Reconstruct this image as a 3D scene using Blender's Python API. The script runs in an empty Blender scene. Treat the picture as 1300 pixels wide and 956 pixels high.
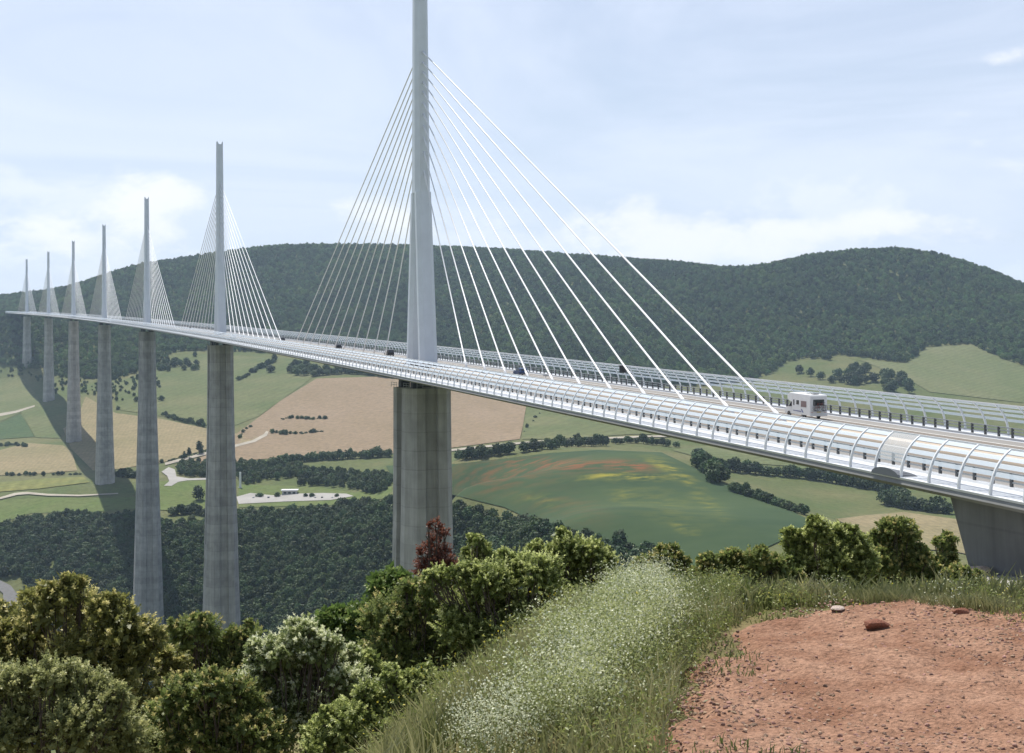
import bpy, bmesh, math, random
import numpy as np
from mathutils import Vector, Matrix
from mathutils.geometry import delaunay_2d_cdt

random.seed(7)
rng = np.random.default_rng(7)
PI = math.pi
C = bpy.context.scene.collection
scene = bpy.context.scene

# ------------------------------------------------------------------ camera
CAM = np.array([-76.5, -91.6, 10.1])
YAW, PITCH, ROLL, F = 0.31496, 0.0045, -0.00499, 1764.13       # F in pixels of a 1300 px wide frame
fw = np.array([math.sin(YAW)*math.cos(PITCH), math.cos(YAW)*math.cos(PITCH), math.sin(PITCH)])
rt0 = np.array([math.cos(YAW), -math.sin(YAW), 0.0])
up0 = np.cross(rt0, fw)
RT = rt0*math.cos(ROLL) + up0*math.sin(ROLL)
UP = up0*math.cos(ROLL) - rt0*math.sin(ROLL)
cam_d = bpy.data.cameras.new('camera')
cam = bpy.data.objects.new('camera', cam_d); C.objects.link(cam)
M = Matrix.Identity(4)
for i in range(3):
    M[i][0], M[i][1], M[i][2], M[i][3] = RT[i], UP[i], -fw[i], CAM[i]
cam.matrix_world = M
cam_d.sensor_width = 36; cam_d.lens = F/1300*36
cam_d.shift_y = -44.5/1300
cam_d.clip_start = 0.1; cam_d.clip_end = 30000
scene.camera = cam

# ------------------------------------------------------------------ sun, sky, exposure
SUN_EL, SUN_AZ = math.radians(64), math.radians(-8.5)             # azimuth clockwise from +Y
SUN_STRENGTH, SKY_STRENGTH, EXPOSURE = 5.0, 0.097, 0.2
HAZE_DENSITY = 7.2e-5
sd = bpy.data.lights.new('sun', 'SUN'); sd.energy = SUN_STRENGTH; sd.angle = math.radians(0.53)
sd.color = (1.0, 0.96, 0.89)
sun = bpy.data.objects.new('sun', sd); C.objects.link(sun)
sv = Vector((math.sin(SUN_AZ)*math.cos(SUN_EL), math.cos(SUN_AZ)*math.cos(SUN_EL), math.sin(SUN_EL)))
sun.rotation_euler = sv.to_track_quat('Z', 'Y').to_euler()
sun.location = (0, 0, 300)

world = bpy.data.worlds.new('World'); scene.world = world; world.use_nodes = True
CLOUDS = [(4.19, 6.01, 2.11, 0.97, 1), (3.43, 4.75, 2.27, 1.14, 0.8), (22.58, 5.05, 2.44, 1.36, 1.1), (24.51, 4.55, 3.08, 1.3, 1.0), (28.01, 4.04, 1.95, 0.71, 0.9), (33.27, 4.73, 1.95, 0.65, 0.9), (35.95, 4.36, 2.92, 0.91, 0.9), (37.55, 11.08, 1.3, 0.39, 0.8), (-0.45, 4.35, 2.27, 0.81, 0.7), (12.54, 5.36, 1.95, 0.81, 0.6), (29.58, 4.65, 1.95, 0.45, 0.7)]
def build_world():
    nt = world.node_tree; N = nt.nodes; L = nt.links; N.clear()
    out = N.new('ShaderNodeOutputWorld'); bg = N.new('ShaderNodeBackground')
    sky = N.new('ShaderNodeTexSky'); sky.sky_type = 'NISHITA'; sky.sun_disc = False
    sky.sun_elevation = SUN_EL; sky.sun_rotation = SUN_AZ
    sky.altitude = 600; sky.air_density = 1.0; sky.dust_density = 1.6; sky.ozone_density = 1.5
    tc = N.new('ShaderNodeTexCoord')
    sep = N.new('ShaderNodeSeparateXYZ'); L.new(tc.outputs['Generated'], sep.inputs[0])
    def math_(op, a, b=None, clamp=False):
        m = N.new('ShaderNodeMath'); m.operation = op; m.use_clamp = clamp
        for i, v in enumerate((a, b)):
            if v is None: continue
            if isinstance(v, (int, float)): m.inputs[i].default_value = v
            else: L.new(v, m.inputs[i])
        return m.outputs[0]
    # high thin veil on a flat layer
    zz = math_('ADD', math_('MAXIMUM', sep.outputs['Z'], 0.0), 0.10)
    px = math_('DIVIDE', sep.outputs['X'], zz); py = math_('DIVIDE', sep.outputs['Y'], zz)
    cb = N.new('ShaderNodeCombineXYZ'); L.new(px, cb.inputs[0]); L.new(py, cb.inputs[1])
    n1 = N.new('ShaderNodeTexNoise'); n1.inputs['Scale'].default_value = 0.55; n1.inputs['Detail'].default_value = 9
    n1.inputs['Roughness'].default_value = 0.55; n1.inputs['Distortion'].default_value = 0.9
    L.new(cb.outputs[0], n1.inputs['Vector'])
    r1 = N.new('ShaderNodeMapRange'); r1.inputs['From Min'].default_value = 0.30; r1.inputs['From Max'].default_value = 0.64; r1.inputs['To Min'].default_value = 0.38
    r1.interpolation_type = 'SMOOTHSTEP'
    L.new(n1.outputs['Fac'], r1.inputs['Value'])
    # low cumulus, stretched along the horizon
    mp = N.new('ShaderNodeMapping'); mp.inputs['Scale'].default_value = (1, 1, 1.9); mp.inputs['Location'].default_value = (0.37, 0.2, 0.1)
    L.new(tc.outputs['Generated'], mp.inputs['Vector'])
    n2 = N.new('ShaderNodeTexNoise'); n2.inputs['Scale'].default_value = 7.0; n2.inputs['Detail'].default_value = 12
    n2.inputs['Roughness'].default_value = 0.6; n2.inputs['Distortion'].default_value = 0.25
    L.new(mp.outputs[0], n2.inputs['Vector'])
    el = N.new('ShaderNodeMapRange'); el.inputs['From Min'].default_value = 0.17; el.inputs['From Max'].default_value = 0.05
    el.inputs['To Min'].default_value = -0.16; el.inputs['To Max'].default_value = 0.08
    L.new(sep.outputs['Z'], el.inputs['Value'])
    c2 = math_('ADD', n2.outputs['Fac'], el.outputs[0])
    r2 = N.new('ShaderNodeMapRange'); r2.inputs['From Min'].default_value = 0.52; r2.inputs['From Max'].default_value = 0.62
    r2.interpolation_type = 'SMOOTHSTEP'
    L.new(c2, r2.inputs['Value'])
    hz = N.new('ShaderNodeMapRange'); hz.inputs['From Min'].default_value = 0.26; hz.inputs['From Max'].default_value = 0.02
    L.new(sep.outputs['Z'], hz.inputs['Value'])
    mixh = N.new('ShaderNodeMixRGB'); mixh.inputs[2].default_value = (8.2, 8.9, 10.2, 1)
    L.new(math_('MULTIPLY', hz.outputs[0], 0.55), mixh.inputs[0]); L.new(sky.outputs[0], mixh.inputs[1])
    # the veil thins out towards the zenith
    vz = N.new('ShaderNodeMapRange'); vz.inputs['From Min'].default_value = 0.28; vz.inputs['From Max'].default_value = 0.62; vz.inputs['To Min'].default_value = 0.92; vz.inputs['To Max'].default_value = 0.10
    L.new(sep.outputs['Z'], vz.inputs['Value'])
    mix1 = N.new('ShaderNodeMixRGB'); mix1.inputs[2].default_value = (7.9, 8.6, 10.2, 1)
    L.new(math_('MULTIPLY', r1.outputs[0], vz.outputs[0]), mix1.inputs[0]); L.new(mixh.outputs[0], mix1.inputs[1])
    # a few heaped clouds standing over the hills: (azimuth, elevation, half width, half height, weight) in degrees
    az = math_('MULTIPLY', math_('ARCTAN2', sep.outputs['X'], sep.outputs['Y']), 57.2958)
    eld = math_('MULTIPLY', math_('ARCSINE', sep.outputs['Z']), 57.2958)
    tot = None
    for a0, e0, sa, se, wt in CLOUDS:
        dx = math_('DIVIDE', math_('SUBTRACT', az, a0), sa); dy = math_('DIVIDE', math_('SUBTRACT', eld, e0), se)
        g = math_('MULTIPLY', math_('SUBTRACT', 1.0, math_('ADD', math_('MULTIPLY', dx, dx), math_('MULTIPLY', dy, dy))), 0.22)
        g = math_('ADD', math_('MULTIPLY', math_('MAXIMUM', g, -0.5), wt), 0.0)
        tot = g if tot is None else math_('MAXIMUM', tot, g)
    n6 = N.new('ShaderNodeTexNoise'); n6.inputs['Scale'].default_value = 22.0; n6.inputs['Detail'].default_value = 10; n6.inputs['Roughness'].default_value = 0.62; L.new(mp.outputs[0], n6.inputs['Vector'])
    c3 = math_('ADD', math_('MULTIPLY', math_('ADD', math_('MULTIPLY', n6.outputs['Fac'], 0.45), n2.outputs['Fac']), 1.5), tot)
    r3 = N.new('ShaderNodeMapRange'); r3.inputs['From Min'].default_value = 1.08; r3.inputs['From Max'].default_value = 1.42; r3.interpolation_type = 'SMOOTHSTEP'
    L.new(c3, r3.inputs['Value'])
    mix2 = N.new('ShaderNodeMixRGB'); mix2.inputs[2].default_value = (9.5, 9.8, 10.4, 1)
    L.new(math_('MULTIPLY', r2.outputs[0], 0.45), mix2.inputs[0]); L.new(mix1.outputs[0], mix2.inputs[1])
    mix3 = N.new('ShaderNodeMixRGB'); mix3.inputs[2].default_value = (10.6, 10.5, 10.6, 1)
    L.new(math_('MULTIPLY', r3.outputs[0], 0.72), mix3.inputs[0]); L.new(mix2.outputs[0], mix3.inputs[1])
    mix2 = mix3
    L.new(mix2.outputs[0], bg.inputs['Color']); bg.inputs['Strength'].default_value = SKY_STRENGTH
    L.new(bg.outputs[0], out.inputs['Surface'])
build_world()
vs = scene.view_settings
vs.view_transform = 'Standard'; vs.look = 'None'; vs.gamma = 1; vs.use_curve_mapping = False; vs.exposure = EXPOSURE
scene.cycles.max_bounces = 6; scene.cycles.diffuse_bounces = 2; scene.cycles.glossy_bounces = 2
scene.cycles.transmission_bounces = 3; scene.cycles.transparent_max_bounces = 12; scene.cycles.volume_bounces = 0

# ------------------------------------------------------------------ general helpers
def link(o, parent=None):
    C.objects.link(o)
    if parent is not None: o.parent = parent
    return o
def tag(o, label=None, cat=None, group=None, kind=None):
    if label: o['label'] = label
    if cat: o['category'] = cat
    if group: o['group'] = group
    if kind: o['kind'] = kind
    return o
def empty(name, loc=(0, 0, 0), rz=0.0):
    o = bpy.data.objects.new(name, None); o.empty_display_size = 0.3
    o.location = loc; o.rotation_euler = (0, 0, rz)
    return link(o)
def np_mesh(name, V, faces, mats=(), midx=None, smooth=False):
    """faces: (n,3)/(n,4) array or list of arrays"""
    me = bpy.data.meshes.new(name)
    V = np.asarray(V, float)
    if not isinstance(faces, list): faces = [faces]
    faces = [np.asarray(f, np.int32) for f in faces if len(f)]
    nf = sum(len(f) for f in faces); nl = sum(f.size for f in faces)
    me.vertices.add(len(V)); me.vertices.foreach_set('co', V.ravel())
    me.loops.add(nl); me.polygons.add(nf)
    me.loops.foreach_set('vertex_index', np.concatenate([f.ravel() for f in faces]))
    tot = np.concatenate([np.full(len(f), f.shape[1], np.int32) for f in faces])
    st = np.concatenate([[0], np.cumsum(tot)[:-1]]).astype(np.int32)
    me.polygons.foreach_set('loop_start', st); me.polygons.foreach_set('loop_total', tot)
    for m in mats: me.materials.append(m)
    if midx is not None: me.polygons.foreach_set('material_index', np.asarray(midx, np.int32))
    if smooth: me.polygons.foreach_set('use_smooth', np.ones(nf, bool))
    me.update(calc_edges=True)
    return me
class MB:
    """collects boxes, tubes, sweeps into one mesh"""
    def __init__(s): s.V = []; s.F = []; s.n = 0; s.mi = []; s.cur = 0
    def add(s, V, F):
        V = [tuple(map(float, v)) for v in V]
        s.V += V
        for f in F: s.F.append([i+s.n for i in f]); s.mi.append(s.cur)
        s.n += len(V)
    def box(s, c, d, R=None, taper=1.0):
        x, y, z = d[0]/2, d[1]/2, d[2]/2; t = taper
        P = [(-x, -y, -z), (x, -y, -z), (x, y, -z), (-x, y, -z), (-x*t, -y*t, z), (x*t, -y*t, z), (x*t, y*t, z), (-x*t, y*t, z)]
        if R is not None: P = [R @ Vector(p) for p in P]
        s.add([(p[0]+c[0], p[1]+c[1], p[2]+c[2]) for p in P],
              [(0, 3, 2, 1), (4, 5, 6, 7), (0, 1, 5, 4), (1, 2, 6, 5), (2, 3, 7, 6), (3, 0, 4, 7)])
    def tube(s, pts, r, n=8, cap=True):
        pts = [Vector(p) for p in pts]
        if not isinstance(r, (list, tuple)): r = [r]*len(pts)
        V = []; F = []
        for i, p in enumerate(pts):
            t = (pts[min(i+1, len(pts)-1)]-pts[max(i-1, 0)])
            if t.length < 1e-9: t = Vector((0, 0, 1))
            t.normalize()
            a = Vector((0, 0, 1)) if abs(t.z) < 0.9 else Vector((1, 0, 0))
            e1 = t.cross(a).normalized(); e2 = t.cross(e1)
            for k in range(n):
                q = 2*PI*k/n
                V.append(p+(e1*math.cos(q)+e2*math.sin(q))*r[i])
        for i in range(len(pts)-1):
            for k in range(n):
                a = i*n+k; b = i*n+(k+1) % n
                F.append((a, b, b+n, a+n))
        if cap:
            F.append(tuple(range(n-1, -1, -1))); F.append(tuple(range((len(pts)-1)*n, len(pts)*n)))
        s.add(V, F)
    def loft(s, rings, closed=True, cap=True):
        n = len(rings[0]); V = [p for r in rings for p in r]; F = []
        for i in range(len(rings)-1):
            for k in range(n if closed else n-1):
                a = i*n+k; b = i*n+(k+1) % n
                F.append((a, b, b+n, a+n))
        if cap and closed:
            F.append(tuple(range(n-1, -1, -1))); F.append(tuple(range((len(rings)-1)*n, len(rings)*n)))
        s.add(V, F)
    def build(s, name, mat, parent=None, smooth=False, bevel=0.0, loc=None):
        me = bpy.data.meshes.new(name); me.from_pydata(s.V, [], s.F)
        mats = mat if isinstance(mat, (list, tuple)) else [mat]
        for m in mats: me.materials.append(m)
        if len(mats) > 1: me.polygons.foreach_set('material_index', s.mi)
        bm = bmesh.new(); bm.from_mesh(me); bmesh.ops.recalc_face_normals(bm, faces=bm.faces)
        if bevel: bmesh.ops.bevel(bm, geom=bm.edges[:], offset=bevel, segments=2, affect='EDGES', profile=0.5)
        bm.to_mesh(me); bm.free()
        if smooth: me.polygons.foreach_set('use_smooth', [True]*len(me.polygons))
        o = bpy.data.objects.new(name, me); link(o, parent)
        if loc is not None: o.location = loc
        return o

# ------------------------------------------------------------------ materials
MATS = {}
def mat(name, col, rough=0.7, var=0.0, scale=1.0, col2=None, bump=0.0, bscale=20.0, metal=0.0, alpha=1.0, spec=0.4, rnd=0.0, transl=0.0, detail=6, stretch=(1, 1, 1), rows=None, fine=None, region=0.0):
    m = bpy.data.materials.new(name); m.use_nodes = True; MATS[name] = m
    nt = m.node_tree; N = nt.nodes; L = nt.links
    b = N['Principled BSDF']; out = N['Material Output']
    b.inputs['Roughness'].default_value = rough; b.inputs['Metallic'].default_value = metal
    b.inputs['Specular IOR Level'].default_value = spec; b.inputs['Alpha'].default_value = alpha
    b.inputs['Base Color'].default_value = (*col, 1)
    src = None
    tc = N.new('ShaderNodeTexCoord'); mp = N.new('ShaderNodeMapping'); mp.inputs['Scale'].default_value = stretch
    L.new(tc.outputs['Object'], mp.inputs['Vector'])
    if col2 is not None or var:
        n = N.new('ShaderNodeTexNoise'); n.inputs['Scale'].default_value = scale; n.inputs['Detail'].default_value = detail
        n.inputs['Roughness'].default_value = 0.6
        L.new(mp.outputs[0], n.inputs['Vector'])
        r = N.new('ShaderNodeMapRange'); r.inputs['From Min'].default_value = 0.36; r.inputs['From Max'].default_value = 0.64
        L.new(n.outputs['Fac'], r.inputs['Value'])
        mx = N.new('ShaderNodeMixRGB')
        c2 = col2 if col2 is not None else tuple(c*(1-var) for c in col)
        c1 = col if col2 is not None else tuple(min(1, c*(1+var)) for c in col)
        mx.inputs[1].default_value = (*c1, 1); mx.inputs[2].default_value = (*c2, 1)
        L.new(r.outputs[0], mx.inputs[0]); src = mx.outputs[0]
    if fine and src:          # grains and clods
        n4 = N.new('ShaderNodeTexNoise'); n4.inputs['Scale'].default_value = fine[0]; n4.inputs['Detail'].default_value = 6; n4.inputs['Roughness'].default_value = 0.7; L.new(tc.outputs['Object'], n4.inputs['Vector'])
        r4 = N.new('ShaderNodeMapRange'); r4.inputs['From Min'].default_value = 0.32; r4.inputs['From Max'].default_value = 0.6; r4.inputs['To Min'].default_value = 1-fine[1]; r4.inputs['To Max'].default_value = 1.12
        L.new(n4.outputs['Fac'], r4.inputs['Value'])
        m4 = N.new('ShaderNodeMixRGB'); m4.blend_type = 'MULTIPLY'; m4.inputs[0].default_value = 1; L.new(src, m4.inputs[1]); L.new(r4.outputs[0], m4.inputs[2]); src = m4.outputs[0]
    if region:                # stands of lighter and darker trees
        ge = N.new('ShaderNodeNewGeometry'); n5 = N.new('ShaderNodeTexNoise'); n5.inputs['Scale'].default_value = 0.007; n5.inputs['Detail'].default_value = 5; L.new(ge.outputs['Position'], n5.inputs['Vector'])
        r5 = N.new('ShaderNodeMapRange'); r5.inputs['From Min'].default_value = 0.35; r5.inputs['From Max'].default_value = 0.65; L.new(n5.outputs['Fac'], r5.inputs['Value'])
        m5 = N.new('ShaderNodeMixRGB'); m5.inputs[1].default_value = (col[0]*(1-region), col[1]*(1-region), col[2]*(1-region*.6), 1); m5.inputs[2].default_value = (col[0]*(1+region*1.3), col[1]*(1+region), col[2]*(1+region*.5), 1)
        L.new(r5.outputs[0], m5.inputs[0]); src = m5.outputs[0]
    if rows and src:          # drill rows and tramlines: (angle, row spacing in metres, strength)
        mr_ = N.new('ShaderNodeMapping'); mr_.inputs['Rotation'].default_value = (0, 0, rows[0]); L.new(tc.outputs['Object'], mr_.inputs['Vector'])
        w = N.new('ShaderNodeTexWave'); w.inputs['Scale'].default_value = 0.314/rows[1]; w.inputs['Distortion'].default_value = 1.5; w.inputs['Detail'].default_value = 3; w.inputs['Detail Scale'].default_value = 0.4
        L.new(mr_.outputs[0], w.inputs['Vector'])
        n3 = N.new('ShaderNodeTexNoise'); n3.inputs['Scale'].default_value = 0.15; n3.inputs['Detail'].default_value = 8; L.new(tc.outputs['Object'], n3.inputs['Vector'])
        ad = N.new('ShaderNodeMath'); ad.operation = 'MULTIPLY_ADD'; ad.inputs[1].default_value = rows[2]; ad.inputs[2].default_value = 1-rows[2]*.5-.2; L.new(w.outputs['Fac'], ad.inputs[0])
        a2 = N.new('ShaderNodeMath'); a2.operation = 'MULTIPLY_ADD'; a2.inputs[1].default_value = .4; L.new(n3.outputs['Fac'], a2.inputs[0]); L.new(ad.outputs[0], a2.inputs[2])
        mm = N.new('ShaderNodeMixRGB'); mm.blend_type = 'MULTIPLY'; mm.inputs[0].default_value = 1; L.new(src, mm.inputs[1]); L.new(a2.outputs[0], mm.inputs[2]); src = mm.outputs[0]
    if rnd:
        oi = N.new('ShaderNodeObjectInfo'); hs = N.new('ShaderNodeHueSaturation')
        r = N.new('ShaderNodeMapRange'); r.inputs['To Min'].default_value = 1-rnd; r.inputs['To Max'].default_value = 1+rnd
        L.new(oi.outputs['Random'], r.inputs['Value']); L.new(r.outputs[0], hs.inputs['Value'])
        h = N.new('ShaderNodeMath'); h.operation = 'MULTIPLY_ADD'; h.inputs[1].default_value = 0.05; h.inputs[2].default_value = 0.475
        fr = N.new('ShaderNodeMath'); fr.operation = 'FRACT'; mu = N.new('ShaderNodeMath'); mu.operation = 'MULTIPLY'; mu.inputs[1].default_value = 17.3
        L.new(oi.outputs['Random'], mu.inputs[0]); L.new(mu.outputs[0], fr.inputs[0]); L.new(fr.outputs[0], h.inputs[0]); L.new(h.outputs[0], hs.inputs['Hue'])
        if src: L.new(src, hs.inputs['Color'])
        else: hs.inputs['Color'].default_value = (*col, 1)
        src = hs.outputs[0]
    if src: L.new(src, b.inputs['Base Color'])
    if bump:
        n = N.new('ShaderNodeTexNoise'); n.inputs['Scale'].default_value = bscale; n.inputs['Detail'].default_value = 8
        L.new(tc.outputs['Object'], n.inputs['Vector'])
        bp = N.new('ShaderNodeBump'); bp.inputs['Strength'].default_value = bump; bp.inputs['Distance'].default_value = 1.0/bscale
        L.new(n.outputs['Fac'], bp.inputs['Height']); L.new(bp.outputs[0], b.inputs['Normal'])
    if transl:
        t = N.new('ShaderNodeBsdfTranslucent'); ms = N.new('ShaderNodeMixShader'); ms.inputs[0].default_value = transl
        if src: L.new(src, t.inputs['Color'])
        else: t.inputs['Color'].default_value = (*col, 1)
        L.new(b.outputs[0], ms.inputs[1]); L.new(t.outputs[0], ms.inputs[2]); L.new(ms.outputs[0], out.inputs['Surface'])
    return m
def tint_mat(name, ca, cb, transl=0.48, rough=0.5, spec=0.4):
    """leaf material: blend of two colours by the mesh's per-leaf 'tint'"""
    m = bpy.data.materials.new(name); m.use_nodes = True; nt = m.node_tree; N = nt.nodes; L = nt.links
    b = N['Principled BSDF']; out = N['Material Output']
    at_ = N.new('ShaderNodeAttribute'); at_.attribute_name = 'tint'
    mx = N.new('ShaderNodeMixRGB'); mx.inputs[1].default_value = (*ca, 1); mx.inputs[2].default_value = (*cb, 1)
    L.new(at_.outputs['Fac'], mx.inputs[0]); L.new(mx.outputs[0], b.inputs['Base Color'])
    b.inputs['Roughness'].default_value = rough; b.inputs['Specular IOR Level'].default_value = spec
    t = N.new('ShaderNodeBsdfTranslucent'); L.new(mx.outputs[0], t.inputs['Color'])
    ms = N.new('ShaderNodeMixShader'); ms.inputs[0].default_value = transl
    L.new(b.outputs[0], ms.inputs[1]); L.new(t.outputs[0], ms.inputs[2]); L.new(ms.outputs[0], out.inputs['Surface'])
    return m

# ------------------------------------------------------------------ projection helpers (find where things stand)
def ray(px, py):
    px = np.asarray(px, float); py = np.asarray(py, float)
    return fw + ((px-650)/F)[..., None]*RT + ((433.5-py)/F)[..., None]*UP
def project(P):
    d = np.asarray(P, float)-CAM; z = d@fw
    return 650+F*(d@RT)/z, 433.5-F*(d@UP)/z, z
def pt(px, py, D): return CAM+D*ray(px, py)
def to_ud(x, y):
    dx = x-CAM[0]; dy = y-CAM[1]
    return dx*math.cos(YAW)-dy*math.sin(YAW), dx*math.sin(YAW)+dy*math.cos(YAW)
def from_ud(u, d):
    return CAM[0]+u*math.cos(YAW)+d*math.sin(YAW), CAM[1]-u*math.sin(YAW)+d*math.cos(YAW)

# ------------------------------------------------------------------ bridge axis
RB = 20255.0; SLOPE = 0.03025
def B(s, off=0.0, h=0.0):
    a = s/RB
    return Vector((-RB*(1-math.cos(a))+math.cos(a)*off, RB*math.sin(a)+math.sin(a)*off, SLOPE*s+h))
def s_at(px, off, h):
    lo, hi = -60.0, 2450.0
    for _ in range(50):
        m = (lo+hi)/2
        if project(np.array(B(m, off, h)))[0] > px: lo = m
        else: hi = m
    return lo
PIER_S = [204+342*i for i in range(7)]
PIER_BASE_Z = [-88, -226, -199, -110.6, -94, -58.5, -14.3]      # ground level under each pier

# ------------------------------------------------------------------ terrain
CP = []      # control points (u, d, z)
def cp_px(px, py, D):
    p = pt(px, py, D); u, d = to_ud(p[0], p[1]); CP.append((u, d, p[2]))
for s, z in zip(PIER_S, PIER_BASE_Z):
    b = B(s); u, d = to_ud(b.x, b.y); CP.append((u, d, z))
b = B(2470); u, d = to_ud(b.x, b.y); CP.append((u, d, 66))
for t in [  # skyline
    (-200, 392, 3200), (0, 382, 3100), (40, 381, 3050), (75, 372, 3000), (124, 357, 3000), (167, 343, 3000), (234, 335, 3000), (325, 321, 3000), (470, 318, 3000),
    (600, 322, 2950), (700, 330, 2900), (850, 338, 2800), (945, 346, 2800), (975, 346, 2790), (990, 337, 2710), (1020, 330, 2700), (1080, 323, 2680), (1140, 321, 2660), (1200, 330, 2650),
    (1260, 349, 2640), (1300, 366, 2630), (1450, 420, 2600),
    # left plain and its slope
    (-150, 690, 1130), (-150, 600, 1350), (-150, 520, 1900), (-150, 455, 2450), (-150, 420, 2800),
    (0, 665, 1180), (0, 604, 1370), (0, 560, 1640), (0, 520, 1900), (0, 480, 2200), (60, 445, 2500), (100, 420, 2600), (150, 395, 2700),
    (180, 645, 1190), (200, 600, 1370), (200, 560, 1560), (200, 520, 1780), (200, 490, 1950), (200, 465, 2130), (230, 410, 2550), (250, 370, 2780),
    (350, 640, 1200), (350, 605, 1330), (350, 575, 1450), (350, 545, 1600), (350, 510, 1780), (350, 475, 2000), (340, 445, 2250), (350, 400, 2550), (350, 355, 2800),
    (470, 630, 1160), (480, 595, 1320), (480, 570, 1430), (480, 530, 1620), (480, 490, 1830), (480, 460, 2080), (500, 400, 2500), (500, 350, 2770),
    (620, 570, 1300), (620, 545, 1450), (620, 510, 1700), (620, 475, 2000), (650, 410, 2420), (650, 360, 2700),
    (760, 559, 1300), (760, 540, 1450), (770, 505, 1750), (800, 470, 2030), (800, 410, 2380), (820, 365, 2620),
    # poppy hill
    (580, 590, 1060), (640, 583, 1060), (700, 577, 1050), (760, 573, 1040), (830, 577, 1000), (880, 596, 950), (940, 626, 880), (1000, 650, 810),
    (580, 628, 900), (640, 625, 880), (700, 630, 860), (780, 635, 840), (850, 640, 830), (910, 650, 800), (700, 672, 730), (800, 700, 690), (900, 700, 680), (980, 680, 710),
    # right, behind the hill
    (900, 568, 1330), (980, 580, 1280), (960, 605, 1180), (1050, 600, 1250), (1050, 640, 1080), (1120, 630, 1130), (1150, 690, 900), (1060, 660, 980), (1200, 655, 1020), (1200, 620, 1180),
    (900, 540, 1500), (1000, 550, 1500), (1100, 570, 1430), (1250, 590, 1350), (1350, 620, 1200), (950, 500, 1800), (1100, 520, 1750),
    (1180, 500, 1850), (1260, 500, 1850), (1330, 500, 1850), (1300, 470, 2000), (1230, 440, 2130), (1100, 480, 1950), (1000, 480, 1980), (1050, 440, 2180), (950, 440, 2200),
    (1000, 390, 2400), (1140, 380, 2430), (1250, 400, 2330), (1450, 520, 1800), (1500, 640, 1200),
    # gorge slope
    (100, 655, 1170), (100, 700, 1080), (100, 770, 1000), (300, 660, 1140), (300, 710, 1060), (300, 790, 970), (450, 660, 1090), (450, 710, 1020), (450, 790, 930), (540, 660, 1020), (540, 720, 930), (640, 680, 820), (-150, 780, 980)]:
    cp_px(*t)
for u, d, z in [(-30, 150, -40), (30, 200, -45), (33, 100, -6.4), (70, 90, -6), (38, 97, -6.3), (50, 60, -3.5), (25, 60, -3.5), (-80, 100, -35), (-150, 250, -150), (-250, 400, -220), (-60, 480, -190), (90, 350, -80), (70, 500, -95),
                (250, 250, -40), (300, 450, -95), (400, 700, -115), (500, 200, -30), (-300, 150, -120), (-400, 500, -225), (-500, 800, -200), (-100, 780, -215), (200, 560, -110)]:
    CP.append((u, d, z))
for s_, o_, z_ in ((22, -10, -15), (45, 0, -26)):      # ground falls away in front of the abutment
    b = B(s_, o_); u, d = to_ud(b.x, b.y); CP.append((u, d, z_))
for px, D in [(-200, 3900), (100, 3900), (325, 3900), (600, 3900), (850, 3800), (1140, 3600), (1300, 3600), (1600, 3600)]:
    p = pt(px, 433, D); u, d = to_ud(p[0], p[1]); CP.append((u, d, 60))
CP = np.array(CP)
def _tps(r2):
    return np.where(r2 > 1e-12, 0.5*r2*np.log(np.maximum(r2, 1e-12)), 0)
def _fit():
    X = CP[:, :2]/1000; n = len(X)
    K = _tps(((X[:, None]-X[None])**2).sum(-1))+np.eye(n)*2e-6
    P = np.c_[np.ones(n), X]
    A = np.zeros((n+3, n+3)); A[:n, :n] = K; A[:n, n:] = P; A[n:, :n] = P.T
    return np.linalg.solve(A, np.r_[CP[:, 2], 0, 0, 0])
W_ = _fit(); XC = CP[:, :2]/1000
def sstep(x, a, b):
    t = np.clip((x-a)/(b-a), 0, 1); return t*t*(3-2*t)
def softplus(x, k): return k*np.logaddexp(0, x/k)
def H_far(u, d):
    u = np.asarray(u, float).ravel()/1000; d = np.asarray(d, float).ravel()/1000
    out = np.empty(len(u))
    for i in range(0, len(u), 20000):
        a = u[i:i+20000]; c = d[i:i+20000]
        r2 = (a[:, None]-XC[None, :, 0])**2+(c[:, None]-XC[None, :, 1])**2
        out[i:i+20000] = _tps(r2)@W_[:-3]+W_[-3]+W_[-2]*a+W_[-1]*c
    return np.clip(out, -238, 330)
def H_near(u, d):
    z = 8.45 - 2.6*np.tanh(1.0*softplus(-0.34+0.27*np.clip(d-6.2, -2, 4.2)-u, 0.10)/2.6) - 0.24*softplus(d-9.0, 0.35) + 0.0*u
    z = z + 0.03*np.sin(u*1.7+0.4)*np.sin(d*1.3) + 0.02*np.sin(u*3.1+d*2.3)
    return z
def H_ud(u, d):
    u = np.asarray(u, float); d = np.asarray(d, float); shp = u.shape
    u = u.ravel(); d = d.ravel()
    r = np.hypot(u, d); w = sstep(r, 24, 80)
    # out of the picture behind the viewpoint the plateau simply goes on
    back = sstep(-d, 0, 200)
    far = H_far(u, np.maximum(d, -600))
    far = far*(1-back)+np.where(far > -20, -5, far*0.3)*back
    near = H_near(u, np.maximum(d, 0.0))
    z = near*(1-w)+far*w
    return z.reshape(shp)
def H(x, y):
    u, d = to_ud(np.asarray(x, float), np.asarray(y, float)); return H_ud(u, d)
_Ds = np.geomspace(3, 4200, 420)
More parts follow.
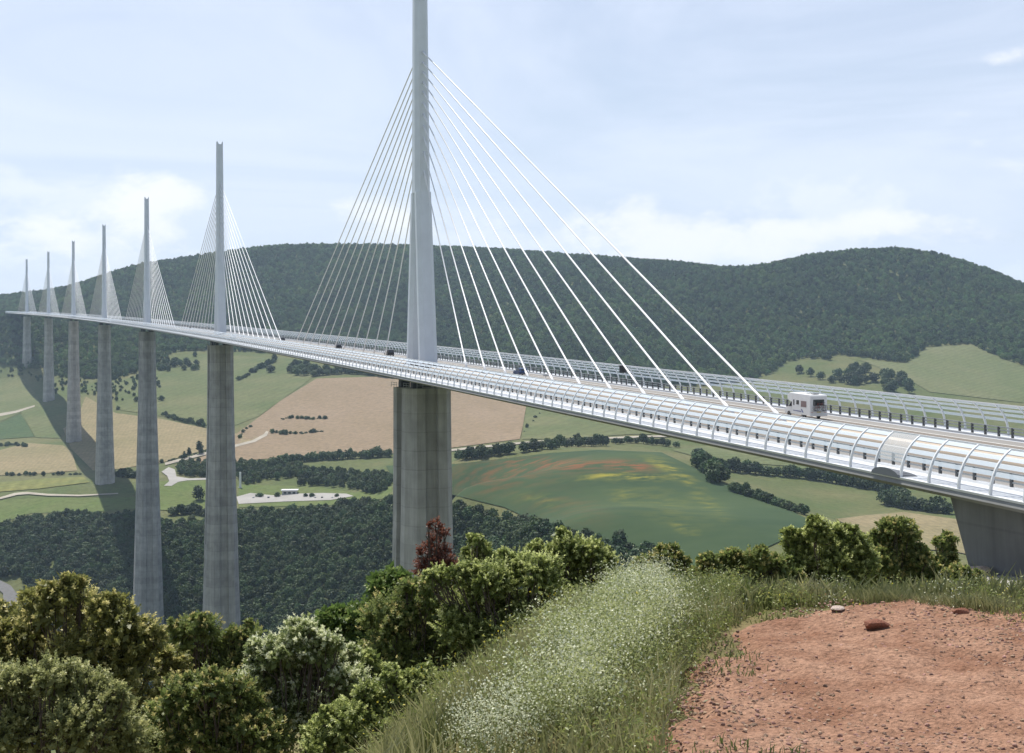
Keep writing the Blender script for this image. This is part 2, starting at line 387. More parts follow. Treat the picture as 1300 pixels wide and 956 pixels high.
def at(px, py, lift=0.0, dmin=0.0):
    """world points where the rays through these picture points meet the terrain"""
    px = np.atleast_1d(np.asarray(px, float)); py = np.atleast_1d(np.asarray(py, float))
    R = ray(px, py)
    P = CAM+_Ds[None, :, None]*R[:, None, :]
    g = P[..., 2]-H(P[..., 0], P[..., 1])
    hit = (g < 0) & (_Ds > dmin); idx = np.where(hit.any(1), hit.argmax(1), len(_Ds)-1); idx = np.maximum(idx, 1)
    lo = _Ds[idx-1].copy(); hi = _Ds[idx].copy()
    for _ in range(14):
        m = (lo+hi)/2; Q = CAM+m[:, None]*R
        b = Q[:, 2]-H(Q[:, 0], Q[:, 1]) < 0
        hi = np.where(b, m, hi); lo = np.where(b, lo, m)
    Q = CAM+hi[:, None]*R
    Q[:, 2] = H(Q[:, 0], Q[:, 1])+lift
    return Q
def in_poly(x, y, poly):
    x = np.asarray(x); y = np.asarray(y); c = np.zeros(x.shape, bool); n = len(poly)
    for i in range(n):
        x0, y0 = poly[i]; x1, y1 = poly[(i+1) % n]
        cond = (y0 > y) != (y1 > y)
        with np.errstate(divide='ignore', invalid='ignore'):
            xi = (x1-x0)*(y-y0)/((y1-y0) if y1 != y0 else 1e-9)+x0
        c ^= cond & (x < xi)
    return c

m_grass = mat('meadow_grass', (0.088, 0.113, 0.040), 0.9, col2=(0.143, 0.139, 0.063), scale=0.012, detail=10, fine=(0.22, .24), spec=0.1)
m_soil = mat('red_soil', (0.24, 0.125, 0.078), 0.95, col2=(0.37, 0.22, 0.148), scale=2.6, detail=12, bump=1.0, bscale=30, fine=(45, .45), spec=0.1)
m_verge = mat('verge_earth', (0.13, 0.125, 0.05), 0.95, col2=(0.20, 0.16, 0.08), scale=2.2, bump=0.6, bscale=20, spec=0.1)
def build_terrain():
    ang = np.concatenate([np.arange(-180, -34, 4.0), np.arange(-34, 34, 0.2), np.arange(34, 180, 4.0)])
    rad = np.concatenate([[0.0], np.geomspace(0.4, 6000, 950)])
    A, Rr = np.meshgrid(np.radians(ang), rad, indexing='ij')
    U = Rr*np.sin(A); Dd = Rr*np.cos(A)
    Z = H_ud(U, Dd)
    X, Y = from_ud(U, Dd)
    V = np.stack([X, Y, Z], -1).reshape(-1, 3)
    na, nr = A.shape
    i, j = np.meshgrid(np.arange(na), np.arange(nr-1), indexing='ij')
    i2 = (i+1) % na
    Fq = np.stack([i*nr+j, i*nr+j+1, i2*nr+j+1, i2*nr+j], -1).reshape(-1, 4)
    rr = np.broadcast_to(rad[:-1], (na, nr-1)).ravel()
    me = np_mesh('terrain', V, Fq, [m_grass, m_verge], midx=(rr < 60).astype(int), smooth=True)
    o = bpy.data.objects.new('terrain', me); link(o); tag(o, kind='structure')
build_terrain()

def densify(poly, step):
    out = []
    for i in range(len(poly)):
        a = np.array(poly[i], float); b = np.array(poly[(i+1) % len(poly)], float)
        n = max(1, int(np.hypot(*(b-a))/step))
        for k in range(n): out.append(tuple(a+(b-a)*k/n))
    return out
def sheet(name, poly, m, lift=0.6, step=10.0, grid=14.0, attr=None, wob=0.0, is_world=False, dmin=450.0):
    """a draped sheet of ground lying on the terrain"""
    pl = densify(poly, step)
    if is_world: W = np.array(pl)
    else: W = at([p[0] for p in pl], [p[1] for p in pl], 0, dmin)[:, :2]
    if wob:
        W = W+rng.normal(0, wob, W.shape)
    x0, y0 = W.min(0); x1, y1 = W.max(0)
    gx, gy = np.meshgrid(np.arange(x0, x1, grid), np.arange(y0, y1, grid))
    gx = (gx+rng.uniform(-.2, .2, gx.shape)*grid).ravel(); gy = (gy+rng.uniform(-.2, .2, gy.shape)*grid).ravel()
    k = in_poly(gx, gy, W); G = np.stack([gx[k], gy[k]], -1)
    pts = [Vector(p) for p in np.concatenate([W, G])]
    n = len(W); E_ = [(i, (i+1) % n) for i in range(n)]
    r = delaunay_2d_cdt(pts, E_, [], 1, 1e-4)
    V = np.array([(v.x, v.y) for v in r[0]]); Fc = np.array([f for f in r[2] if len(f) == 3])
    z = H(V[:, 0], V[:, 1])+lift
    P = np.c_[V, z]
    # keep normals up
    a, b_, c_ = P[Fc[:, 0]], P[Fc[:, 1]], P[Fc[:, 2]]
    nz = np.cross(b_-a, c_-a)[:, 2]; Fc[nz < 0] = Fc[nz < 0][:, ::-1]
    me = np_mesh(name, P, Fc, [m], smooth=True)
    if attr:
        px, py, _ = project(P)
        for an, fn in attr.items():
            at_ = me.attributes.new(an, 'FLOAT', 'POINT'); at_.data.foreach_set('value', fn(px, py).astype(np.float32))
    o = bpy.data.objects.new(name, me); link(o); tag(o, kind='structure')
    return o

# ------------------------------------------------------------------ fields, roads and paths
m_brown = mat('ploughed_field', (0.252, 0.189, 0.126), 0.95, col2=(0.223, 0.168, 0.105), scale=0.012, stretch=(1, 0.3, 1), detail=10, rows=(1.35, 5, 0.09), fine=(0.22, .24), spec=0.1)
m_tan = mat('stubble_field', (0.260, 0.210, 0.122), 0.95, col2=(0.210, 0.181, 0.097), scale=0.012, stretch=(0.35, 1, 1), detail=10, rows=(0.15, 4.5, 0.09), fine=(0.22, .24), spec=0.1)
m_yg = mat('young_barley_field', (0.147, 0.151, 0.071), 0.95, col2=(0.097, 0.122, 0.049), scale=0.01, detail=10, rows=(0.7, 14, 0.10), fine=(0.22, .24), spec=0.1)
m_dg = mat('green_crop_field', (0.063, 0.097, 0.042), 0.95, col2=(0.080, 0.109, 0.046), scale=0.012, detail=10, rows=(0.9, 9, 0.14), fine=(0.22, .24), spec=0.1)
m_lg = mat('hay_field', (0.155, 0.160, 0.080), 0.95, col2=(0.109, 0.134, 0.057), scale=0.012, stretch=(1, 0.3, 1), detail=10, rows=(1.2, 10, 0.14), fine=(0.22, .24), spec=0.1)
m_lawn = mat('lawn', (0.101, 0.139, 0.042), 0.95, col2=(0.126, 0.147, 0.055), scale=0.03, detail=8, fine=(0.22, .24), spec=0.1)
m_yel = mat('yellow_meadow', (0.202, 0.189, 0.063), 0.95, col2=(0.134, 0.155, 0.055), scale=0.016, stretch=(0.4, 1, 1), detail=10, rows=(0.1, 12, 0.14), fine=(0.22, .24), spec=0.1)
m_path = mat('pale_gravel', (0.353, 0.319, 0.260), 0.95, var=0.15, scale=0.05, spec=0.1)
m_pave = mat('pale_paving', (0.34, 0.325, 0.30), 0.9, var=0.1, scale=0.05, spec=0.2)
m_asph = mat('asphalt', (0.16, 0.155, 0.15), 0.9, var=0.12, scale=0.4, spec=0.3)
def poppy_mat():
    m = bpy.data.materials.new('poppy_field'); m.use_nodes = True; nt = m.node_tree; N = nt.nodes; L = nt.links
    b = N['Principled BSDF']; b.inputs['Roughness'].default_value = 0.95; b.inputs['Specular IOR Level'].default_value = 0.1
    tc = N.new('ShaderNodeTexCoord'); mp = N.new('ShaderNodeMapping'); mp.inputs['Scale'].default_value = (0.5, 1, 1)
    mp.inputs['Rotation'].default_value = (0, 0, 0.25)
    L.new(tc.outputs['Object'], mp.inputs['Vector'])
    def nz(scale, det=9):
        n = N.new('ShaderNodeTexNoise'); n.inputs['Scale'].default_value = scale; n.inputs['Detail'].default_value = det; n.inputs['Roughness'].default_value = 0.62
        L.new(mp.outputs[0], n.inputs['Vector']); return n.outputs['Fac']
    base = N.new('ShaderNodeMixRGB'); base.inputs[1].default_value = (0.038, 0.066, 0.032, 1); base.inputs[2].default_value = (0.064, 0.094, 0.042, 1)
    rr = N.new('ShaderNodeMapRange'); rr.inputs['From Min'].default_value = 0.35; rr.inputs['From Max'].default_value = 0.68; L.new(nz(0.02), rr.inputs['Value'])
    L.new(rr.outputs[0], base.inputs[0])
    cur = base.outputs[0]
    for an, col, sc in (('red', (0.30, 0.085, 0.04, 1), 0.11), ('yellow', (0.36, 0.31, 0.04, 1), 0.12)):
        a = N.new('ShaderNodeAttribute'); a.attribute_name = an
        mr = N.new('ShaderNodeMapRange'); mr.inputs['From Min'].default_value = 0.44; mr.inputs['From Max'].default_value = 0.60; L.new(nz(sc), mr.inputs['Value'])
        mu = N.new('ShaderNodeMath'); mu.operation = 'MULTIPLY'; mu.use_clamp = True
        L.new(a.outputs['Fac'], mu.inputs[0]); L.new(mr.outputs[0], mu.inputs[1])
        mx = N.new('ShaderNodeMixRGB'); mx.inputs[2].default_value = col
        L.new(mu.outputs[0], mx.inputs[0]); L.new(cur, mx.inputs[1]); cur = mx.outputs[0]
    L.new(cur, b.inputs['Base Color'])
    return m
def gauss(px, py, lst):
    o = np.zeros(len(px))
    for x, y, sx, sy, rot, amp in lst:
        c, s = math.cos(math.radians(rot)), math.sin(math.radians(rot))
        dx = px-x; dy = py-y; a = (c*dx+s*dy)/sx; b_ = (-s*dx+c*dy)/sy
        o += amp*np.exp(-(a*a+b_*b_)/2)
    return np.clip(o*.78, 0, 1)
RED = [(690, 589, 40, 5, 2, .55), (800, 592, 18, 4, 5, 1.0), (640, 600, 60, 10, -4, .4), (620, 620, 30, 8, 0, .25), (720, 645, 35, 12, 10, .18), (760, 590, 30, 4, 0, .4)]
YEL = [(805, 605, 28, 2.6, 2, .9), (860, 600, 18, 3.2, 35, .95), (760, 604, 25, 2, -8, .6), (690, 635, 20, 4, 10, .35), (835, 590, 14, 3, 30, .5), (900, 640, 20, 4, 40, .4), (868, 672, 10, 3, 35, .5), (840, 640, 40, 14, 20, .16), (790, 630, 8, 6, 40, .3)]

def build_fields():
    sheet('field', [(220, 592), (264, 578), (314, 541), (358, 508), (402, 481), (500, 478), (574, 493), (668, 516), (664, 540), (660, 558), (574, 569), (499, 576), (400, 579), (338, 583), (262, 590)], m_brown, 0.6)
    sheet('field', [(109, 504), (147, 525), (204, 532), (264, 545), (330, 556), (310, 566), (262, 571), (209, 587), (150, 596), (118, 598), (90, 570), (80, 545), (98, 530)], m_tan, 0.6)
    sheet('field', [(-120, 580), (0, 572), (35, 563), (80, 566), (92, 575), (98, 598), (50, 602), (0, 604), (-120, 612)], m_tan, 0.6)
    sheet('field', [(-120, 484), (0, 481), (27, 479), (45, 500), (57, 521), (79, 557), (45, 556), (27, 524), (0, 536), (-120, 545)], m_yg, 0.6)
    sheet('field', [(-120, 546), (0, 537.5), (26, 525.5), (44, 555), (0, 558), (-120, 562)], m_dg, 0.6)
    sheet('field', [(-120, 621), (0, 613), (60, 608), (106, 606), (114, 613), (50, 621), (0, 625), (-120, 632)], m_yel, 0.6)
    sheet('field', [(578, 590), (640, 583), (700, 576), (760, 572), (840, 575), (885, 597), (935, 623), (1000, 648), (1030, 662), (1000, 684), (900, 730), (800, 735), (740, 690), (690, 668), (640, 645), (570, 628), (500, 610), (490, 592)],
          poppy_mat(), 0.6, attr={'red': lambda x, y: gauss(x, y, RED), 'yellow': lambda x, y: gauss(x, y, YEL)}, grid=7)
    sheet('field', [(853, 572), (905, 566), (960, 575), (1050, 598), (1070, 606), (1000, 592), (949, 589), (890, 582)], m_lg, 0.6)
    sheet('field', [(1060, 660), (1100, 655), (1147, 651), (1215, 660), (1300, 676), (1300, 720), (1205, 700), (1175, 699), (1105, 681)], m_tan, 0.6)
    sheet('field', [(668, 517), (720, 529), (830, 552), (800, 552), (740, 556), (700, 558), (663, 558)], m_yg, 0.6)
    sheet('field', [(1090, 457), (1150, 462), (1176, 442), (1235, 438), (1300, 467), (1400, 500), (1400, 540), (1300, 512), (1180, 498), (1150, 480)], m_lg, 0.7)
    sheet('field', [(145, 487), (174, 477), (228, 452), (261, 450), (300, 452), (400, 458), (410, 472), (395, 481), (330, 528), (300, 540), (262, 541), (205, 529), (147, 520)], m_yg, 0.5)
    sheet('lawn', [(200, 612), (262, 608), (300, 612), (300, 640), (240, 650), (200, 648)], m_lawn, 0.6)
    sheet('lawn', [(303, 616), (395, 618), (450, 626), (497, 618), (500, 632), (420, 642), (303, 645)], m_lawn, 0.5)
    sheet('lawn', [(-120, 648), (0, 636), (60, 632), (120, 633), (175, 632), (178, 646), (130, 650), (40, 652), (0, 665), (-120, 690)], m_lawn, 0.5)
    # car park and lanes
    sheet('car_park', [(300, 632), (318, 627), (345, 630), (372, 628), (410, 627), (440, 628), (449, 631), (420, 636), (360, 638), (303, 641)], m_pave, 0.9, step=4)
    sheet('road', [(205, 600), (214, 594), (222, 597), (224, 606), (240, 608.5), (262, 608), (264, 610), (238, 611), (226, 613), (218, 618), (208, 618), (215, 612), (212, 605)], m_pave, 0.9, step=3, grid=6)
    sheet('road', [(209, 588.5), (264, 574), (320, 560), (335, 552), (338, 548), (341, 549), (339, 554), (324, 562), (266, 577), (210, 591.5)], m_path, 0.9, step=4, grid=6)
    sheet('path', [(-100, 637), (0, 632.5), (18, 627), (34, 625.5), (60, 628), (100, 629.3), (150, 627), (150, 628.4), (100, 631.2), (60, 630.5), (36, 628.5), (22, 629.5), (0, 635), (-100, 641)], m_path, 0.9, step=3, grid=6)
    sheet('path', [(-50, 530), (0, 525.5), (20, 522), (44, 515), (44, 517), (20, 525), (0, 529), (-50, 534)], m_path, 0.8, step=4, grid=8)
    sheet('path', [(560, 572.5), (640, 564), (700, 559), (820, 554), (880, 553), (880, 555), (820, 556), (700, 561), (640, 566.5), (560, 575)], m_path, 0.8, step=4, grid=8)
    sheet('road', [(-30, 735), (0, 738), (14, 745), (22, 756), (20, 775), (0, 790), (-30, 800), (-30, 785), (-4, 775), (4, 765), (4, 755), (-4, 748), (-30, 746)], m_asph, 0.9, step=3, grid=6)
build_fields()

# ------------------------------------------------------------------ viaduct
m_conc = None
def concrete_mat(name, base, lift_h=4.0, dark=0.75):
    m = bpy.data.materials.new(name); m.use_nodes = True; nt = m.node_tree; N = nt.nodes; L = nt.links
    b = N['Principled BSDF']; b.inputs['Roughness'].default_value = 0.85; b.inputs['Specular IOR Level'].default_value = 0.2
    g = N.new('ShaderNodeNewGeometry'); sep = N.new('ShaderNodeSeparateXYZ'); L.new(g.outputs['Position'], sep.inputs[0])
    dv = N.new('ShaderNodeMath'); dv.operation = 'DIVIDE'; dv.inputs[1].default_value = lift_h; L.new(sep.outputs['Z'], dv.inputs[0])
    fl = N.new('ShaderNodeMath'); fl.operation = 'FLOOR'; L.new(dv.outputs[0], fl.inputs[0])
    wn = N.new('ShaderNodeTexWhiteNoise'); wn.noise_dimensions = '1D'; L.new(fl.outputs[0], wn.inputs['W'])
    fr = N.new('ShaderNodeMath'); fr.operation = 'FRACT'; L.new(dv.outputs[0], fr.inputs[0])
    jt = N.new('ShaderNodeMath'); jt.operation = 'LESS_THAN'; jt.inputs[1].default_value = 0.06; L.new(fr.outputs[0], jt.inputs[0])
    mp = N.new('ShaderNodeMapping'); mp.inputs['Scale'].default_value = (1, 1, 0.06); L.new(g.outputs['Position'], mp.inputs['Vector'])
    n = N.new('ShaderNodeTexNoise'); n.inputs['Scale'].default_value = 0.9; n.inputs['Detail'].default_value = 8; n.inputs['Roughness'].default_value = 0.65; L.new(mp.outputs[0], n.inputs['Vector'])
    n2 = N.new('ShaderNodeTexNoise'); n2.inputs['Scale'].default_value = 0.25; n2.inputs['Detail'].default_value = 8; L.new(g.outputs['Position'], n2.inputs['Vector'])
    def lin(x, a, c):
        q = N.new('ShaderNodeMath'); q.operation = 'MULTIPLY_ADD'; q.inputs[1].default_value = a; q.inputs[2].default_value = c; L.new(x, q.inputs[0]); return q.outputs[0]
    def mul(x, y):
        q = N.new('ShaderNodeMath'); q.operation = 'MULTIPLY'; L.new(x, q.inputs[0]); L.new(y, q.inputs[1]); return q.outputs[0]
    v = mul(mul(lin(wn.outputs['Value'], 0.22, 0.86), lin(n.outputs['Fac'], 0.9, 0.55)), mul(lin(jt.outputs[0], -0.12, 1.0), lin(n2.outputs['Fac'], 0.9, 0.55)))
    mx = N.new('ShaderNodeMixRGB'); mx.blend_type = 'MULTIPLY'; mx.inputs[0].default_value = 1; mx.inputs[1].default_value = (*base, 1)
    L.new(v, mx.inputs[2]); L.new(mx.outputs[0], b.inputs['Base Color'])
    return m
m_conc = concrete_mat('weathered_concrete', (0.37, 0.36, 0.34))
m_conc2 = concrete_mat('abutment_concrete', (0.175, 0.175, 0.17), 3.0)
m_steel = mat('pale_steel', (0.66, 0.70, 0.74), 0.45, var=0.04, scale=0.3, spec=0.4)
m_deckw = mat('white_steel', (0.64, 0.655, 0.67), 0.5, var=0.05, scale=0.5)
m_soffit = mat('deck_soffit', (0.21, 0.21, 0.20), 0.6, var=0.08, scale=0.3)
m_cable = mat('white_sheath', (0.82, 0.82, 0.82), 0.35)
m_road = mat('carriageway_asphalt', (0.181, 0.155, 0.130), 0.9, col2=(0.206, 0.181, 0.151), scale=0.25, stretch=(2.5, 0.06, 1), spec=0.3, bump=0.2, bscale=12)
m_shoulder = mat('pale_shoulder', (0.252, 0.239, 0.223), 0.9, var=0.08, scale=0.3, stretch=(2.5, 0.08, 1), spec=0.3)
m_line = mat('white_road_paint', (0.75, 0.74, 0.70), 0.8, var=0.06, scale=2)
m_cream = mat('cream_concrete', (0.487, 0.403, 0.311), 0.85, var=0.08, scale=0.5)
m_rail = mat('galvanised_rail', (0.34, 0.36, 0.37), 0.45, metal=0.5, var=0.05, scale=2)
m_rpost = mat('dark_rail_post', (0.06, 0.065, 0.07), 0.5)
m_frame = mat('screen_frame_paint', (0.72, 0.73, 0.74), 0.4)
m_slat = mat('frosted_acrylic', (0.72, 0.80, 0.86), 0.25, alpha=0.55, spec=0.5)
m_clear = mat('clear_glazing', (0.85, 0.92, 0.95), 0.08, alpha=0.18, spec=0.6)
m_black = mat('bearing_steel', (0.03, 0.03, 0.032), 0.6)

S0, S1 = -70.0, 2462.0
def stations(a, b):
    out = [a]; s = a
    while s < b:
        s += 4.0 if s < 300 else (9.0 if s < 900 else 19.0)
        out.append(min(s, b))
    return out
def sweep(prof, a=S0, b=S1, closed=True, mb=None):
    mb = mb or MB()
    mb.loft([[B(s, o, h) for o, h in prof] for s in stations(a, b)], closed=closed, cap=closed)
    return mb
viaduct = empty('viaduct', B(0))
tag(viaduct, 'long cable stayed motorway viaduct on tall concrete piers crossing the valley', 'bridge')
vo = -Vector(B(0))
def part(mb, name, m, parent=None, **k):
    """mesh given in world coordinates, parented under the viaduct (or one of its parts)"""
    o = mb.build(name, m, parent or viaduct, **k)
    o.location = (0, 0, 0)
    return o      # B(0) is the world origin, so no offset is needed
def deck():
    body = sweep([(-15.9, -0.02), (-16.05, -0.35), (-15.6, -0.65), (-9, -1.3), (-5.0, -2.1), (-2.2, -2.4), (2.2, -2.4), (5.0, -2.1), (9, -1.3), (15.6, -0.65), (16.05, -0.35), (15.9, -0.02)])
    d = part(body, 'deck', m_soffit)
    top = MB()
    for sg in (-1, 1):
        sweep([(sg*15.95, -0.015), (sg*16.02, 0.16), (sg*15.7, 0.17), (sg*12.1, 0.12), (sg*12.0, -0.015)], mb=top)
    part(top, 'edge_walkway', m_deckw, d)
    rd = MB()
    for sg in (-1, 1):
        sweep([(sg*0.95, 0.0), (sg*11.95, 0.0), (sg*11.95, 0.03), (sg*0.95, 0.03)], mb=rd)
    part(rd, 'carriageway', m_road, d)
    sh = MB()
    for sg in (-1, 1):
        sweep([(sg*9.35, 0.031), (sg*11.9, 0.031), (sg*11.9, 0.036), (sg*9.35, 0.036)], mb=sh)
    part(sh, 'hard_shoulder', m_shoulder, d)
    ln = MB()
    for sg in (-1, 1):
        sweep([(sg*9.1, 0.04), (sg*9.33, 0.04), (sg*9.33, 0.044), (sg*9.1, 0.044)], mb=ln)
        sweep([(sg*1.95, 0.04), (sg*2.12, 0.04), (sg*2.12, 0.044), (sg*1.95, 0.044)], mb=ln)
        s = S0
        while s < 1500:
            ln.loft([[B(q, sg*5.52, 0.04), B(q, sg*5.68, 0.04), B(q, sg*5.68, 0.044), B(q, sg*5.52, 0.044)] for q in (s, s+3)])
            s += 13
    part(ln, 'lane_marking', m_line, d)
    md = sweep([(-0.95, 0.0), (-0.8, 0.42), (0.8, 0.42), (0.95, 0.0)])
    md = part(md, 'median_strip', m_cream, d)
    kb = MB()
    for sg in (-1, 1):
        sweep([(sg*12.1, 0.121), (sg*12.06, 0.30), (sg*12.5, 0.30), (sg*12.55, 0.121)], mb=kb)
    part(kb, 'kerb', m_deckw, d)
    # bent plate cap over the expansion joint at the abutment
    jp = MB(); ring = []
    for k in range(9):
        a = PI*k/8
        ring.append((-math.cos(a)*1.9, math.sin(a)))
    jp.loft([[B(1.3+x, -16.12, 0.1+0.62*z) for x, z in ring], [B(1.3+x, -14.4, 0.1+0.25*z) for x, z in ring]])
    part(jp, 'joint_cover', mat('joint_cover_steel', (0.15, 0.16, 0.175), 0.6), d)
deck()

def barrier(off, inner):
    mb = MB()
    for h in (0.62, 0.95, 1.25):
        sweep([(off-0.05, h-0.055), (off+0.05, h-0.055), (off+0.05, h+0.055), (off-0.05, h+0.055)], mb=mb)
    br = part(mb, 'safety_barrier', m_rail)
    near = []; rest = MB(); k = 0; s = -34.0
    while s < 1500:
        def post(m, s):
            for dx in (0,):
                m.box(B(s, off, 0.72), (0.16, 0.24, 1.1))
        if k < 48:
            m = MB(); post(m, s); part(m, 'barrier_post', m_rpost, br)
        else: post(rest, s)
        k += 1; s += 2.1
    o = part(rest, 'barrier_post', m_rpost, br); tag(o, kind='stuff')
barrier(12.3, -1); barrier(-12.3, 1)

def screen(sg):
    """curved wind screen along one edge: posts, four slats, top rail"""
    prof = []
    for k in range(11):
        t = k/10; a = t*1.05
        prof.append((sg*(15.85-1.75*(1-math.cos(a))/(1-math.cos(1.05))), 0.12+3.15*math.sin(a)/math.sin(1.05)))
    def P(t):
        f = t*10; i = min(int(f), 9); q = f-i
        return (prof[i][0]*(1-q)+prof[i+1][0]*q, prof[i][1]*(1-q)+prof[i+1][1]*q)
    rails = MB()
    for t, w in ((1.0, .06),):
        o, h = P(t); sweep([(o-w, h-w), (o+w, h-w), (o+w, h+w), (o-w, h+w)], mb=rails)
    ws = part(rails, 'wind_screen', m_frame)
    sl = MB()
    for t0, t1 in ((0.36, 0.45), (0.525, 0.62), (0.69, 0.79), (0.855, 0.965)):
        a = P(t0); b = P(t1)
        if sg < 0:                                   # the bay over the joint is glazed instead
            sweep([a, b, (b[0]+0.03, b[1]), (a[0]+0.03, a[1])], b=-0.5, a=S0, mb=sl); sweep([a, b, (b[0]+0.03, b[1]), (a[0]+0.03, a[1])], a=3.05, mb=sl)
        else:
            sweep([a, b, (b[0]+0.03, b[1]), (a[0]+0.03, a[1])], mb=sl)
    part(sl, 'slat', m_slat, ws)
    if sg < 0:
        gl = MB(); ring = [P(t) for t in (0.3, 0.5, 0.7, 0.9, 0.98)]
        gl.loft([[B(s, o-0.02, h) for o, h in ring]+[B(s, o+0.01, h) for o, h in reversed(ring)] for s in (-0.43, 2.98)])
        part(gl, 'glazed_bay', m_clear, ws)
    def post(m, s):
        m.loft([[B(s-0.07, o-0.10, h), B(s+0.07, o-0.10, h), B(s+0.07, o+0.10, h), B(s-0.07, o+0.10, h)] for o, h in prof])
    rest = MB(); k = 0; s = -0.5-3.55*9
    while s < S1:
        if k < 50:
            m = MB(); post(m, s); part(m, 'post', m_frame, ws)
        else: post(rest, s)
        k += 1; s += 3.55 if s < 1000 else 7.1
    o = part(rest, 'post', m_frame, ws); tag(o, kind='stuff')
screen(-1); screen(1)

CAB_H = [44, 47.8, 50.8, 53.2, 55.6, 58, 60.3, 62.4, 64.5, 66.6, 68.9]
def pylon(i, s):
    T = Vector((math.cos(s/RB), math.sin(s/RB), 0)); A = Vector((-math.sin(s/RB), math.cos(s/RB), 0)); base = B(s, 0, 0.0)
    def ring(cx_half, y0, y1, h, fl=0.55):
        # hexagonal section: flat end faces narrower than the flanks
        pts = [(-cx_half*fl, y0), (cx_half*fl, y0), (cx_half, y0*0.72+y1*0.28), (cx_half, y0*0.28+y1*0.72), (cx_half*fl, y1), (-cx_half*fl, y1), (-cx_half, y0*0.28+y1*0.72), (-cx_half, y0*0.72+y1*0.28)]
        return [base+T*x+A*y+Vector((0, 0, h)) for x, y in pts]
    mb = MB()
    for sg in (-1, 1):
        rs = []
        for h, c, w in ((0.0, 5.4, 2.9), (38.0, 1.5, 2.9)):
            hw = 1.95-0.25*h/38
            rs.append(ring(hw, sg*c-w/2 if sg > 0 else sg*c-w/2, sg*c+w/2, h))
        mb.loft(rs)
    mb.loft([ring(1.69, -2.95, 2.95, 37.9), ring(1.58, -2.2, 2.2, 62), ring(1.42, -1.9, 1.9, 86.0)])
    for sg in (-1, 1):      # two prongs at the tip
        r0 = [base+T*x+A*y+Vector((0, 0, 85.95)) for x, y in ((sg*0.45, -1.7), (sg*1.38, -1.4), (sg*1.38, 1.4), (sg*0.45, 1.7))]
        r1 = [base+T*x+A*y+Vector((0, 0, 87.3)) for x, y in ((sg*1.1, -1.5), (sg*1.36, -1.3), (sg*1.36, 1.3), (sg*1.1, 1.5))]
        mb.loft([r0, r1])
    # low concrete plinth
    py = part(mb, 'pylon', m_steel)
    pb = MB()
    rs = [[base+T*x+A*y+Vector((0, 0, h)) for x, y in ((-1.6, -10), (1.6, -10), (1.6, 10), (-1.6, 10))] for h in (0.3, 0.75)]
    pb.loft(rs); part(pb, 'plinth', mat_plinth, py)
    return py
mat_plinth = mat('plinth_concrete', (0.30, 0.22, 0.17), 0.85, var=0.08, scale=0.6)
far_cables = MB()
for i, s in enumerate(PIER_S):
    py = pylon(i, s)
    for sg in (-1, 1):
        for k in range(11):
            a = s+sg*(34.7+12.358*k)
            lo = B(a, 0, 0.42); hb = B(s, 0, CAB_H[k]); A = Vector((-math.sin(s/RB), math.cos(s/RB), 0))
            half = 2.95-0.75*min(1, max(0, (CAB_H[k]-38)/24)) if CAB_H[k] < 62 else 2.15
            hi = hb+A*(sg*half*0.55)
            L_ = (hi-lo).length; d_ = (hi-lo)/L_
            pts = [lo-d_*0.3, lo+d_*2.6, lo+d_*2.7, hi-d_*5.2, hi-d_*5.1, hi]
            rr = [0.23, 0.23, 0.135, 0.135, 0.19, 0.19]
            if i < 4:
                m = MB(); m.tube(pts, rr, 8); part(m, 'stay_cable', m_cable, py, smooth=True)
            else:
                far_cables.tube([lo, hi], 0.135, 5)
o = part(far_cables, 'stay_cable', m_cable); tag(o, kind='stuff')

